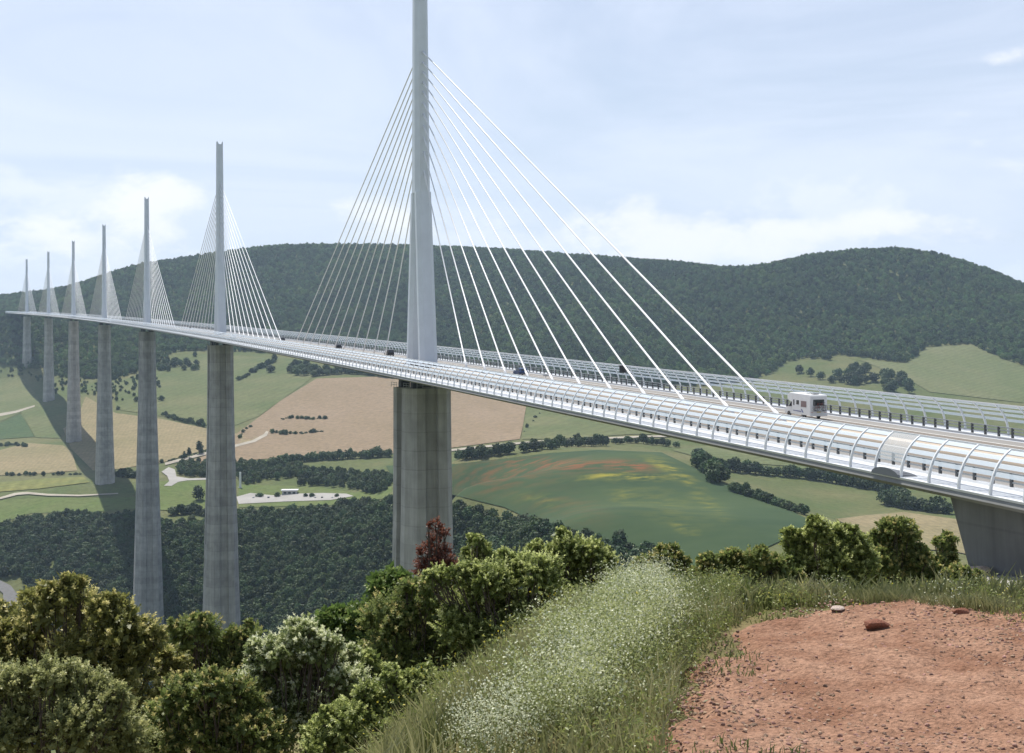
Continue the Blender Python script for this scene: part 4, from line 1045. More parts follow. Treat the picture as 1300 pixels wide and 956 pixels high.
road_car(296, -4, (0.62, 0.62, 0.62), 'tiny pale car close to the right of the second pylon', toward=True)
road_car(241, 4, (0.05, 0.05, 0.055), 'tiny dark car left of the second pylon')

def h_for(py, s, off):
    lo, hi = -5, 40
    for _ in range(40):
        m = (lo+hi)/2
        if project(np.array(B(s, off, m)))[1] > py: lo = m
        else: hi = m
    return lo
def road_sign():
    off = 13.9; s = s_at(791, off, 2); hc = h_for(468.5, s, off); p = B(s, off, 0)
    r = empty('road_sign', B(s, off, 0.12), s/RB); tag(r, 'dark square road sign standing on a post behind the far barrier', 'road sign')
    z = hc-0.12
    mb = MB(); mb.box((0, 0, z), (1.35, .07, 1.25)); mb.build('sign_panel', mat('sign_back', (0.03, 0.032, 0.035), .5), r, bevel=.015)
    mb = MB(); mb.tube([(0, .07, 0), (0, .07, z+.5)], .06, 8); mb.build('post', m_rail, r)
    off = 0.0; s = s_at(693, off, 1); r = empty('marker_post', B(s, off, 0.42), s/RB); tag(r, 'small grey T shaped marker post on the median between two cables', 'marker post')
    mb = MB(); mb.tube([(0, 0, 0), (0, 0, 1.25)], .05, 6); mb.build('post', m_rail, r)
    mb = MB(); mb.box((0, 0, 1.32), (.95, .12, .16)); mb.build('head', m_rail, r)
road_sign()

def rest_area():
    p = at(368, 627.5, 0, 500)[0]; r = empty('building', p, -0.25); tag(r, 'small white flat roofed building in the rest area beneath the viaduct', 'building')
    mb = MB(); mb.box((0, 0, 1.7), (13, 8, 4.0)); w = mb.build('wall', mat('pale_render', (0.55, 0.54, 0.50), .8, var=.05, scale=.3), r)
    mb = MB(); mb.box((0, 0, 3.95), (15, 10, .5)); mb.build('roof', mat('white_roof_sheet', (0.74, 0.75, 0.76), .5), r)
    for x in (-4, 0, 4):
        mb = MB(); mb.box((x, -4.02, 1.7), (2.4, .1, 1.5)); mb.build('window', m_glass, w)
    p = at(305, 620, 0, 500)[0]; r = empty('sign_tower', p); tag(r, 'slim white tower sign at the rest area beside the second tall pier', 'sign tower')
    h = 15.0
    mb = MB(); mb.box((0, 0, h/2), (2.2, .8, h), taper=.8); mb.build('column', m_vwhite, r, bevel=.05)
    mb = MB(); mb.box((0, 0, .3), (3.4, 2, .9)); mb.build('base', m_pave, r)
    cols = [((.6, .6, .6), 'white car parked at the left end of the rest area car park', 322), ((.05, .06, .12), 'dark blue car parked left of the rest area building', 341),
            ((.5, .5, .5), 'silver car parked just right of the rest area building', 400), ((.03, .03, .03), 'black car parked among the right hand bays of the rest area', 409), ((.62, .62, .6), 'white car parked near the right end of the rest area car park', 422)]
    for c, lab, px in cols:
        p = at(px, 633, 0.4, 500)[0]; r = empty('parked_car', p, random.uniform(-.4, .4)); tag(r, lab, 'car', 'cars parked in the rest area'); car(r, c)
rest_area()

# ------------------------------------------------------------------ foreground
def vnoise(x, y, seed=0):
    g = np.random.default_rng(seed).random((64, 64))
    xi = np.floor(x).astype(int); yi = np.floor(y).astype(int); fx = x-xi; fy = y-yi
    fx = fx*fx*(3-2*fx); fy = fy*fy*(3-2*fy)
    a = g[xi % 64, yi % 64]; b = g[(xi+1) % 64, yi % 64]; c = g[xi % 64, (yi+1) % 64]; d = g[(xi+1) % 64, (yi+1) % 64]
    return (a*(1-fx)+b*fx)*(1-fy)+(c*(1-fx)+d*fx)*fy
SOIL = [(-0.1, 2.0), (0.35, 4.6), (0.62, 5.8), (0.95, 7.0), (1.22, 7.9), (1.5, 8.55), (2.2, 8.72), (3.0, 8.45), (3.8, 8.2), (5.0, 7.95), (7.0, 7.75), (14, 7.6), (14, 2.0)]
def soil_z(u, d):
    z = H_ud(u, d)+0.06
    return z+0.05*(vnoise(u*1.5+9, d*1.5, 1)-.5)+0.035*(vnoise(u*5, d*5, 2)-.5)+0.02*(vnoise(u*14, d*14, 3)-.5)+0.011*(vnoise(u*37, d*37, 4)-.5)
def soil():
    us = np.arange(-0.3, 12.0, 0.022); ds = np.arange(2.2, 9.1, 0.022)
    U, Dd = np.meshgrid(us, ds, indexing='ij'); Z = soil_z(U, Dd)
    X, Y = from_ud(U, Dd); V = np.stack([X, Y, Z], -1).reshape(-1, 3); nu, nd = U.shape
    i, j = np.meshgrid(np.arange(nu-1), np.arange(nd-1), indexing='ij')
    Fq = np.stack([i*nd+j, i*nd+j+1, (i+1)*nd+j+1, (i+1)*nd+j], -1).reshape(-1, 4)[:, ::-1]
    cu = U[:-1, :-1].ravel()+.3*(vnoise(U[:-1, :-1].ravel()*3, Dd[:-1, :-1].ravel()*3, 5)-.5); cd = Dd[:-1, :-1].ravel()+.4*(vnoise(U[:-1, :-1].ravel()*2.6+7, Dd[:-1, :-1].ravel()*2.2, 6)-.5)
    Fq = Fq[in_poly(cu, cd, SOIL)]
    keep = np.unique(Fq); inside = np.zeros(len(V), bool); inside[keep] = True; G = inside.reshape(nu, nd)
    Z0 = H_ud(U, Dd)-.015; Zs = V[:, 2].reshape(nu, nd); er = G.copy()
    for q in range(9):                      # the sheet feathers down into the ground along its rim
        t = sstep(np.array(q/9.0), 0, 1); p = np.pad(er, 1)
        ne = p[1:-1, 1:-1] & p[:-2, 1:-1] & p[2:, 1:-1] & p[1:-1, :-2] & p[1:-1, 2:]
        rim = er & ~ne; Zs[rim] = Z0[rim]*(1-t)+Zs[rim]*t; er = ne
    V[:, 2] = Zs.ravel()
    used = np.unique(Fq); re = np.zeros(len(V), int); re[used] = np.arange(len(used))
    me = np_mesh('bare_ground', V[used], re[Fq], [m_soil], smooth=True)
    o = bpy.data.objects.new('bare_ground', me); link(o); tag(o, kind='structure')
soil()
def rock_mesh(seed, m, flat=.7):
    bm = bmesh.new(); bmesh.ops.create_icosphere(bm, subdivisions=2, radius=1); r = random.Random(seed)
    pl = [(Vector((r.gauss(0, 1), r.gauss(0, 1), r.gauss(0, 1))).normalized(), r.uniform(.55, .85)) for _ in range(9)]
    for v in bm.verts:
        for n, q in pl:
            k = v.co.dot(n)-q
            if k > 0: v.co -= n*k
        v.co += v.co*r.uniform(-.04, .04); v.co.z *= flat
    me = bpy.data.meshes.new('stone'); bm.to_mesh(me); bm.free(); me.materials.append(m); return me
m_stone = mat('red_stone', (0.27, 0.11, 0.065), .9, var=.3, scale=8, bump=.6, bscale=30)
m_peb = mat('gravel_stone', (0.26, 0.16, 0.115), .9, rnd=.5, var=.2, scale=3)
m_pale = mat('pale_stone', (0.50, 0.40, 0.34), .9, var=.2, scale=8, bump=.5, bscale=30)
def near_pt(px, py):
    return at(px, py, 0, 0)[0]
for k, (px, py, sz, m, lab) in enumerate(((1113, 813, .062, m_stone, 'reddish brown stone, the largest lying on the bare red soil'), (1062, 787, .05, m_pale, 'pale flat stone at the back edge of the red soil'),
        (1220, 790, .04, m_stone, 'small dark red stone near the right back edge of the soil'), (1052, 768, .045, m_stone, 'small red clod at the grass edge behind the pale flat stone'))):
    p = near_pt(px, py); u, d = to_ud(p[0], p[1]); o = bpy.data.objects.new('stone', rock_mesh(70+k, m, .62 if k != 1 else .3)); link(o)
    o.location = (p[0], p[1], float(soil_z(np.array(u), np.array(d)))+sz*.3); o.scale = (sz*1.35, sz, sz); o.rotation_euler = (0, 0, 1.1*k); tag(o, lab, 'stone')
u = rng.uniform(-.1, 7, 42000); d = rng.uniform(3.5, 9.0, 42000); k = in_poly(u, d, SOIL) & (rng.random(42000) < np.clip(1.6*vnoise(u*1.1, d*1.1, 8)-.25, .1, 1))
u, d = u[k], d[k]; x, y = from_ud(u, d); z = soil_z(u, d)
o = forest('gravel', np.stack([x, y, z], -1), [proto(rock_mesh(90+q, m_peb)) for q in range(4)], 0.002, 0.013)
tag(o, 'loose gravel scattered over the bare red soil', 'gravel', kind='stuff')

# --- shrubs
def leaf_obj(name, P, T, Nn, ln, wd, tint, mi, mats, parent=None):
    """one mesh of pointed leaves: base P, direction T, normal Nn"""
    n = len(P); S = np.cross(T, Nn); S /= np.linalg.norm(S, axis=1)[:, None]+1e-9
    ln = ln[:, None]; wd = wd[:, None]
    fold = np.cross(S, T)*wd*.35
    V = np.stack([P, P+T*ln*.5+S*wd+fold, P+T*ln, P+T*ln*.5-S*wd+fold], 1).reshape(-1, 3)
    me = np_mesh(name, V, np.arange(n*4).reshape(-1, 4), mats, midx=mi)
    a = me.attributes.new('tint', 'FLOAT', 'FACE'); a.data.foreach_set('value', np.clip(tint, 0, 1).astype(np.float32))
    o = bpy.data.objects.new(name, me); return link(o, parent)
def unit(v): return v/(np.linalg.norm(v, axis=-1)[..., None]+1e-9)
m_twig = mat('twig_bark', (0.09, 0.07, 0.055), .9, var=.2, scale=20)
SH_M = {
 'olive': (tint_mat('olive_leaf', (0.105, 0.152, 0.037), (0.347, 0.386, 0.114)), tint_mat('olive_young_shoot', (0.422, 0.468, 0.155), (0.759, 0.795, 0.348))),
 'gold': (tint_mat('golden_olive_leaf', (0.114, 0.134, 0.037), (0.366, 0.357, 0.112)), tint_mat('golden_shoot', (0.488, 0.439, 0.156), (0.732, 0.666, 0.296))),
 'cream': (tint_mat('grey_green_leaf', (0.150, 0.200, 0.065), (0.374, 0.419, 0.162)), tint_mat('cream_blossom', (0.675, 0.720, 0.324), (0.800, 0.800, 0.615))),
 'dark': (tint_mat('dark_leaf', (0.109, 0.159, 0.044), (0.325, 0.364, 0.114)), tint_mat('brownish_shoot', (0.373, 0.330, 0.134), (0.621, 0.559, 0.217))),
 'fresh': (tint_mat('fresh_leaf', (0.087, 0.152, 0.035), (0.217, 0.303, 0.079), transl=.4), tint_mat('fresh_shoot', (0.232, 0.303, 0.079), (0.362, 0.413, 0.144), transl=.4)),
 'red': (tint_mat('dry_red_leaf', (0.108, 0.042, 0.029), (0.252, 0.102, 0.066)), tint_mat('rust_leaf', (0.240, 0.102, 0.060), (0.312, 0.156, 0.102))),
 'grey': (tint_mat('sage_leaf', (0.151, 0.174, 0.063), (0.409, 0.423, 0.172)), tint_mat('sage_shoot', (0.453, 0.455, 0.196), (0.694, 0.682, 0.333))),
}
def shrub(label, kind, lobes, D, base_px, leaf=.036, shoots=130, per=17, flower=.25, name='shrub', seed=0, spread=.35, fill=1.0, cat='shrub', long=1.0, sat=3):
    """lobes: (px, py, r_px) of the crown's clumps as they stand at distance D"""
    r = np.random.default_rng(seed+1000)
    Cs = []; Rs = []
    for px, py, rp in lobes:
        dd = D+r.uniform(-1, 1)*spread*max(q[2] for q in lobes)/F*D*1.6
        Cs.append(pt(px, py, dd)); Rs.append(rp/F*dd)
    if D >= 15 and sat:                      # the crown reaches down to the ground on slopes that fall away
        for c, R in list(zip(Cs, Rs))[::2]:
            zg = float(H(np.array(c[0]), np.array(c[1])))
            for q in (.3, .62):
                if c[2]-zg > 1.3*R: Cs.append(np.array([c[0]+r.normal()*.2*R, c[1]+r.normal()*.2*R, zg+(c[2]-zg)*q])); Rs.append(R*.9)
    for c, R in list(zip(Cs, Rs)):          # smaller clumps break the outline
        for q in range(sat):
            v = r.normal(size=3); v[2] = abs(v[2])*.9+.1; v /= np.linalg.norm(v)
            Cs.append(c+v*R*r.uniform(.62, .95)); Rs.append(R*r.uniform(.3, .5))
    Cs = np.array(Cs); Rs = np.array(Rs)
    bp = pt(base_px, 700, D); bz = float(H(np.array(bp[0]), np.array(bp[1])))
    root = empty(name, (bp[0], bp[1], bz)); off = np.array([bp[0], bp[1], bz]); tag(root, label, cat)
    Cs = Cs-off
    P = []; T = []; Nn = []; ti = []; mi = []; ln = []
    rm = np.median(Rs[:len(lobes)])
    for c, R in zip(Cs, Rs):
        K = max(14, int(shoots*(R/rm)**2))
        dr = unit(r.normal(size=(K, 3))); dr[:, 2] = np.where(dr[:, 2] < -.5, -dr[:, 2], dr[:, 2])
        st = c+dr*R*r.uniform(.25, .72, (K, 1)); ax = unit(dr+r.normal(0, .35, (K, 3))+np.array([0, 0, .45])); L_ = R*r.uniform(.3, .62, K)*long
        sh = r.random(K); fl = r.random(K) < flower
        t = (np.arange(per)+.5)/per
        pos = st[:, None]+ax[:, None]*(t[None, :, None]*L_[:, None, None])
        e = unit(np.cross(ax, r.normal(size=(K, 3)))); g = np.cross(ax, e)
        ang = np.arange(per)*2.4+r.uniform(0, 6, (K, 1))
        side = e[:, None]*np.cos(ang)[..., None]+g[:, None]*np.sin(ang)[..., None]
        tt = unit(side+ax[:, None]*(.35+.9*t[None, :, None])+r.normal(0, .25, (K, per, 3)))
        nn = unit(ax[:, None]-tt*(tt*ax[:, None]).sum(-1, keepdims=True)+r.normal(0, .45, (K, per, 3))+np.array([0, 0, .35]))
        P.append(pos.reshape(-1, 3)); T.append(tt.reshape(-1, 3)); Nn.append(nn.reshape(-1, 3))
        ti.append((.45*sh[:, None]+.3*t[None]+.35*r.random((K, per))-.05).ravel())
        mi.append((fl[:, None] & (t[None] > .5)).astype(int).ravel())
        ln.append((leaf*r.uniform(.7, 1.3, (K, per))*(1.1-.45*t[None])).ravel())
        nf = int(210*fill*(R/rm)**2)         # larger inner leaves close the crown
        if nf:
            q = unit(r.normal(size=(nf, 3)))*R*.62*r.random((nf, 1))**.4+c
            P.append(q); T.append(unit(r.normal(size=(nf, 3)))); Nn.append(unit(r.normal(size=(nf, 3))+[0, 0, .5])); ti.append(.1+r.random(nf)*.5); mi.append(np.zeros(nf, int)); ln.append(np.full(nf, leaf*2.2))
    P = np.concatenate(P); T = np.concatenate(T); Nn = np.concatenate(Nn); ti = np.concatenate(ti); mi = np.concatenate(mi); ln = np.concatenate(ln)
    leaf_obj('foliage', P, T, Nn, ln, ln*.27, ti, mi, list(SH_M[kind]), root)
    mb = MB()
    for c, R in zip(Cs, Rs):
        a = r.uniform(-.08, .08, 2); m1 = c*.5+r.normal(0, .05, 3)
        mb.tube([(a[0], a[1], -.1), m1, c], [.013, .009, .005] if R > .6*rm else [.008, .006, .003], 5)
        for q in range(4):
            e = c+unit(r.normal(size=3)+np.array([0, 0, .4]))*R*r.uniform(.6, 1.05)
            s = c*(.7+.3*r.random()); mb.tube([s, (s+e)/2+r.normal(0, .02, 3), e], [.007, .005, .002], 4)
    mb.build('stem', m_twig, root)
    return root
shrub('large golden olive shrub filling the lower left corner in front of the gorge', 'gold',
      [(25, 808, 40), (60, 774, 36), (88, 755, 25), (110, 785, 42), (150, 800, 42), (185, 815, 32), (40, 835, 50), (100, 840, 50), (160, 850, 45), (0, 850, 55), (-40, 830, 50), (210, 850, 30), (-40, 890, 70), (130, 900, 60), (60, 910, 60), (205, 905, 45)], 14, 90, leaf=.05, shoots=120, flower=.4, seed=1)
shrub('sage green shrub at the bottom left corner in front of the golden olive one', 'grey',
      [(20, 880, 38), (65, 868, 36), (110, 880, 36), (145, 895, 30), (-25, 880, 40), (40, 930, 50), (100, 930, 50), (-10, 940, 50), (155, 945, 45)], 9, 60, leaf=.03, shoots=130, flower=.35, seed=2)
shrub('dull dark shrub in front of the feet of the two tallest piers', 'dark',
      [(232, 812, 30), (262, 800, 24), (225, 850, 36), (270, 845, 34), (300, 820, 26), (318, 812, 22), (300, 860, 34), (250, 890, 42), (300, 905, 40), (335, 845, 26)], 17, 270, leaf=.045, shoots=110, flower=.25, seed=3, fill=.8)
shrub('cream flowering round shrub low between the dull dark shrub and the middle thicket', 'cream',
      [(350, 835, 32), (382, 812, 30), (405, 830, 32), (340, 865, 36), (385, 860, 40), (425, 850, 30), (440, 875, 34), (320, 880, 30), (360, 915, 45), (420, 920, 45), (465, 910, 36)], 10.5, 385, leaf=.032, shoots=150, flower=.75, seed=4)
shrub('fresh green leafy shrub peeping out above the cream flowering one', 'fresh',
      [(418, 800, 24), (440, 790, 22), (462, 790, 26), (488, 755, 24), (500, 742, 20), (515, 765, 24), (470, 820, 30), (430, 825, 28)], 15.5, 465, leaf=.06, shoots=90, per=13, flower=.3, seed=5)
shrub('dark twiggy shrub in the middle thicket below the largest concrete pier', 'dark',
      [(490, 790, 38), (530, 765, 34), (560, 770, 36), (500, 835, 42), (550, 820, 44), (590, 790, 36), (470, 855, 40), (520, 870, 44), (570, 865, 44), (600, 840, 40), (480, 910, 50), (545, 920, 50), (610, 900, 40)], 13, 540, leaf=.036, shoots=140, flower=.3, seed=6)
shrub('dry rust red shrub standing up in front of the largest concrete pier', 'red',
      [(553, 668, 11), (556, 685, 14), (545, 702, 16), (562, 706, 16), (538, 722, 16), (556, 726, 18), (572, 722, 14), (552, 745, 20)], 15, 555, leaf=.032, sat=1, shoots=30, per=12, flower=.25, seed=7, fill=.15, long=1.3)
shrub('broad pale tipped olive shrub in the middle thicket right of the rust red one', 'olive',
      [(620, 742, 34), (655, 728, 30), (690, 735, 32), (640, 780, 42), (690, 780, 42), (600, 765, 30), (610, 815, 40), (665, 825, 44), (715, 770, 26), (560, 738, 22), (590, 732, 22), (700, 820, 34), (580, 800, 34), (640, 865, 40)], 12.5, 655, leaf=.032, shoots=160, flower=.6, seed=8)
shrub('rounded olive shrub at the right end of the middle thicket', 'olive',
      [(720, 700, 24), (745, 708, 26), (768, 718, 20), (700, 712, 22), (715, 738, 34), (755, 748, 32), (735, 780, 34), (765, 775, 24), (695, 765, 30), (680, 700, 14)], 14, 735, leaf=.034, shoots=150, flower=.5, seed=9)
shrub('loose light sprig of shrub rising right of the rust red one', 'olive',
      [(604, 688, 11), (612, 702, 14), (598, 712, 13), (622, 714, 13), (608, 728, 18)], 14, 608, leaf=.034, shoots=50, per=13, flower=.5, seed=10, fill=.3, long=1.3)
shrub('low brownish shrub below the poppy field right of the middle thicket', 'dark',
      [(820, 718, 16), (845, 708, 16), (862, 714, 14), (835, 732, 18), (808, 735, 16), (870, 732, 16)], 19, 840, leaf=.045, shoots=70, per=13, flower=.6, seed=11, fill=.6)
shrub('dark low shrub at the back left edge of the red soil', 'dark',
      [(900, 722, 18), (930, 718, 20), (960, 716, 20), (985, 720, 18), (915, 745, 22), (950, 745, 24), (985, 745, 22), (885, 735, 14), (1010, 745, 18), (960, 765, 24)], 15, 950, leaf=.04, shoots=120, flower=.3, seed=12)
shrub('broad green shrub behind the red soil with yellowish tips', 'olive',
      [(1010, 690, 20), (1040, 678, 20), (1065, 684, 22), (1090, 695, 20), (1020, 715, 26), (1060, 715, 28), (1095, 722, 24), (1040, 745, 26), (1080, 748, 26), (1000, 730, 20)], 19, 1050, leaf=.05, shoots=120, flower=.35, seed=13)
shrub('tall dark green shrub just left of the abutment behind the red soil', 'dark',
      [(1130, 672, 16), (1152, 680, 18), (1118, 690, 18), (1140, 702, 24), (1165, 712, 18), (1120, 720, 24), (1155, 735, 24), (1130, 750, 26), (1175, 745, 18)], 20, 1140, leaf=.05, shoots=120, flower=.4, seed=14)
shrub('thin upright sapling against the left edge of the concrete abutment', 'dark',
      [(1192, 690, 7), (1205, 686, 8), (1200, 700, 10), (1196, 714, 11), (1208, 712, 8)], 21, 1200, leaf=.05, shoots=24, per=11, flower=.5, seed=15, fill=.2, name='sapling', cat='sapling', long=1.5)
shrub('low grey green shrub at the foot of the concrete abutment', 'dark',
      [(1195, 735, 16), (1215, 732, 15), (1235, 738, 13), (1205, 752, 18), (1235, 752, 16), (1180, 750, 14)], 20, 1210, leaf=.045, shoots=90, flower=.5, seed=16)

shrub('low twiggy olive shrub at the near left edge of the white flowers', 'olive',
      [(470, 900, 34), (510, 885, 34), (545, 880, 30), (575, 890, 26), (440, 925, 36), (490, 935, 40), (540, 930, 40), (580, 930, 30), (410, 950, 36), (460, 965, 40)], 8.6, 510, leaf=.026, shoots=130, flower=.5, seed=17)
shrub('dull green shrub between the golden olive and the cream flowering one', 'dark',
      [(235, 890, 36), (275, 880, 36), (310, 890, 32), (215, 925, 40), (260, 930, 44), (305, 930, 40), (345, 945, 36), (200, 960, 44), (290, 965, 40)], 10, 265, leaf=.032, shoots=120, flower=.45, seed=18)
shrub('small pale tipped shrub in the gap right of the cream flowering one', 'olive',
      [(455, 850, 26), (480, 865, 26), (445, 885, 28), (425, 870, 22), (500, 880, 24), (470, 890, 26)], 11, 460, leaf=.03, shoots=120, flower=.6, seed=19)
shrub('dense olive shrub at the back of the bank behind the white flowers', 'olive',
      [(700, 800, 26), (735, 800, 26), (770, 790, 22), (690, 840, 30), (650, 855, 30), (620, 870, 30), (730, 775, 22), (590, 880, 30), (785, 765, 18)], 11, 700, leaf=.03, shoots=120, flower=.4, seed=20)

# --- grass, white flowers
def blades(name, u, d, h, ca, cb, label, cat, w=.006, lean=.5, zf=None, transl=.35):
    n = len(u); x, y = from_ud(u, d); z = (H_ud(u, d) if zf is None else zf(u, d))
    P = np.stack([x, y, z], -1); az = rng.uniform(0, 6.28, n); ln = rng.uniform(.1, 1, n)*lean
    dv = np.stack([np.cos(az), np.sin(az), np.zeros(n)], -1); sd_ = np.stack([-np.sin(az+1), np.cos(az+1), np.zeros(n)], -1)
    hz = np.stack([np.zeros(n), np.zeros(n), h], -1); wv = sd_*(w*rng.uniform(.6, 1.3, n))[:, None]
    m1 = P+hz*.55+dv*(h*ln*.25)[:, None]; tp = P+hz*(1-.2*ln[:, None])+dv*(h*ln)[:, None]
    V = np.stack([P-wv, P+wv, m1+wv*.8, m1-wv*.8, tp], 1).reshape(-1, 3); b = np.arange(n)*5
    q = np.stack([b, b+1, b+2, b+3], -1); t3 = np.stack([b+3, b+2, b+4], -1)
    me = np_mesh(name, V, [q, t3], [tint_mat(name+'_blade', ca, cb, transl)])
    tn = np.clip(.55*rng.random(n)+.75*vnoise(u*3.1+50, d*3.1+50, 41)-.12, 0, 1); a = me.attributes.new('tint', 'FLOAT', 'FACE'); a.data.foreach_set('value', np.r_[tn, tn].astype(np.float32))
    o = bpy.data.objects.new(name, me); link(o); tag(o, label, cat, kind='stuff'); return o
def scatter_px(n, u0, u1, d0, d1, poly, dens=None, h=0.0):
    u = rng.uniform(u0, u1, n); d = rng.uniform(d0, d1, n); x, y = from_ud(u, d); z = H_ud(u, d)+h
    px, py, _ = project(np.stack([x, y, z], -1)); k = in_poly(px, py, poly)
    if dens is not None: k &= rng.random(n) < dens(u, d)
    return u[k], d[k]
VERGE = [(380, 1010), (430, 930), (500, 880), (560, 840), (630, 800), (700, 765), (800, 735), (880, 735), (940, 750), (952, 772), (935, 790), (905, 815), (880, 840), (865, 870), (840, 1000)]
u, d = scatter_px(150000, -2.2, 3.2, 4, 13, VERGE, lambda u, d: np.clip(vnoise(u*2.5, d*2.5, 11)*1.5-.15, .08, 1)*np.clip(9/d, 0, 1))
blades('grass', u, d, rng.uniform(.06, .28, len(u)), (0.10, 0.13, 0.03), (0.42, 0.40, 0.20), 'tall mixed grass on the bank between the thicket and the red soil', 'grass', w=.0045, lean=.6)
BACK = [(930, 800), (925, 752), (990, 752), (1100, 748), (1200, 746), (1320, 740), (1400, 745), (1400, 815), (1300, 797), (1240, 786), (1150, 778), (1060, 772), (985, 772), (950, 785)]
u, d = scatter_px(260000, 1.0, 6.5, 7, 11, BACK, lambda u, d: np.clip(vnoise(u*2+5, d*2, 12)*2.2-.5, .1, 1))
blades('grass', u, d, rng.uniform(.03, .09, len(u))+.15*vnoise(u*2.2, d*2.2, 21)*rng.random(len(u)), (0.10, 0.13, 0.035), (0.36, 0.34, 0.17), 'grass belt along the back edge of the red soil', 'grass', w=.0045, lean=.6)
u = rng.uniform(-6, 16, 90000); d = 8.9+19*rng.random(90000)**1.4
k = (rng.random(90000) < np.clip(vnoise(u*.9+5, d*.9, 61)*2.2-.5, .06, 1)); u, d = u[k], d[k]
blades('grass', u, d, rng.uniform(.08, .2, len(u))+.25*vnoise(u*1.3, d*1.3, 62)*rng.random(len(u)), (0.10, 0.13, 0.035), (0.36, 0.34, 0.17), 'rough grass on the slope falling away behind the viewpoint towards the deck', 'grass', w=.011, lean=.6)
u = rng.uniform(-.1, 10, 60000); d = rng.uniform(2.6, 9.0, 60000)
k = in_poly(u, d, SOIL) & (vnoise(u*1.9+3, d*1.9, 13) > .74) & (rng.random(60000) < .8); u, d = u[k], d[k]
blades('weeds', u, d, rng.uniform(.012, .06, len(u)), (0.08, 0.12, 0.03), (0.20, 0.22, 0.08), 'small green weeds growing on the red soil', 'weeds', w=.004, lean=1.2, zf=lambda u, d: soil_z(u, d)-.005)

def frothy(name, u, d, hmin, hmax, per, size, mats, fr, label, cat, seed=0, spread=.05, green=None):
    """plants of thin stems topped by many tiny petals"""
    r = np.random.default_rng(seed); n = len(u); x, y = from_ud(u, d); B0 = np.stack([x, y, H_ud(u, d)], -1); h = r.uniform(hmin, hmax, n)
    az = r.uniform(0, 6.28, n); le = r.uniform(0, .35, n)
    top = B0+np.stack([np.cos(az)*le*h, np.sin(az)*le*h, h], -1)
    t = 1-r.random((n, per))**1.6*.55
    P = B0[:, None]+(top-B0)[:, None]*t[..., None]+r.normal(0, spread, (n, per, 3))*np.array([1, 1, .7])
    P = P.reshape(-1, 3); N_ = len(P); T = unit(r.normal(size=(N_, 3))); Nn = unit(r.normal(size=(N_, 3))+[0, 0, .8]); ln = size*r.uniform(.6, 1.4, N_)
    isfl = (r.random((n, per)) < fr*(t*1.3)).ravel(); tint = (r.random(N_)*.6+.4*np.repeat(r.random(n), per))
    mi = np.where(isfl, 0, 1)
    o = leaf_obj(name, P, T, Nn, np.where(isfl, ln, ln*1.9), np.where(isfl, ln*.4, ln*.3), tint, mi, mats); tag(o, label, cat, kind='stuff'); return o
m_white = tint_mat('white_petal', (0.50, 0.54, 0.32), (0.80, 0.81, 0.62), .35)
m_stemg = tint_mat('stem_green', (0.10, 0.14, 0.035), (0.24, 0.27, 0.09), .35)
m_herb = tint_mat('herb_leaf', (0.11, 0.16, 0.035), (0.36, 0.38, 0.12), .4)
m_yelp = tint_mat('yellow_petal', (0.55, 0.45, 0.03), (0.65, 0.58, 0.10), .3)
WH = [(585, 905), (590, 870), (605, 858), (645, 835), (690, 812), (735, 795), (765, 818), (745, 850), (715, 878), (665, 900), (620, 915)]
WHA = [(735, 800), (755, 768), (790, 742), (838, 738), (856, 765), (845, 792), (805, 812), (770, 815)]
u, d = scatter_px(30000, -1.2, 1.8, 4.5, 12, WH, lambda u, d: np.clip(vnoise(u*2.2+2, d*2.2, 14)*3.4-1.1, .05, 1)*(.35+.65*vnoise(u*7, d*7, 31))*.62, h=.25)
frothy('white_flowers', u, d, .12, .38, 84, .0088, [m_white, m_stemg], .72, 'froth of tiny white flowers covering the bank beside the thicket', 'wild flowers', 3)
u, d = scatter_px(26000, -1.2, 1.8, 4.5, 12, WHA, lambda u, d: np.clip(vnoise(u*2.6+4, d*2.6, 17)*3.4-1.1, .03, 1)*(.35+.65*vnoise(u*7, d*7, 32))*.7, h=.25)
frothy('white_flowers', u, d, .14, .42, 80, .0088, [m_white, m_stemg], .7, 'mound of feathery white flowers at the crest of the bank left of the grass', 'wild flowers', 23)
WH2 = [(780, 900), (800, 830), (840, 790), (850, 745), (900, 742), (930, 760), (900, 800), (870, 840), (850, 900)]
u, d = scatter_px(7000, 0.2, 2.4, 4.5, 12, WH2, lambda u, d: np.clip(vnoise(u*3, d*3, 33)*2-.5, .05, 1), h=.15)
frothy('meadow_herbs', u, d, .08, .28, 22, .010, [m_white, m_stemg], .12, 'loose meadow herbs with a few pale flowers beside the red soil', 'wild herbs', 4)
WH3 = [(1020, 772), (1030, 748), (1075, 745), (1080, 772)]
WH4 = [(1160, 770), (1190, 742), (1230, 742), (1230, 770)]
for q, (pl, lab) in enumerate(((WH3, 'white flowers in the grass at the back of the red soil'), (WH4, 'whitish herbs in the grass below the low shrub by the abutment'))):
    u, d = scatter_px(1300, 1.5, 5, 8, 12, pl, lambda u, d: np.clip(vnoise(u*4, d*4, 35)*2-.5, .05, 1), h=.12); frothy('white_flowers', u, d, .06, .20, 22, .0095, [m_white, m_stemg], .5, lab, 'wild flowers', 5+q)
u, d = scatter_px(1100, 1.0, 8, 7.5, 11, BACK, lambda u, d: np.clip(vnoise(u*1.3, d*1.3, 15)*2-.9, 0, 1))
frothy('yellow_flowers', u, d, .06, .18, 8, .010, [m_yelp, m_stemg], .45, 'small yellow flowers dotted through the grass belt', 'wild flowers', 8, spread=.03)
u, d = scatter_px(1500, -1.0, 2.5, 6, 12, VERGE, lambda u, d: np.clip(vnoise(u*1.6, d*1.6, 16)*2-.9, 0, 1))
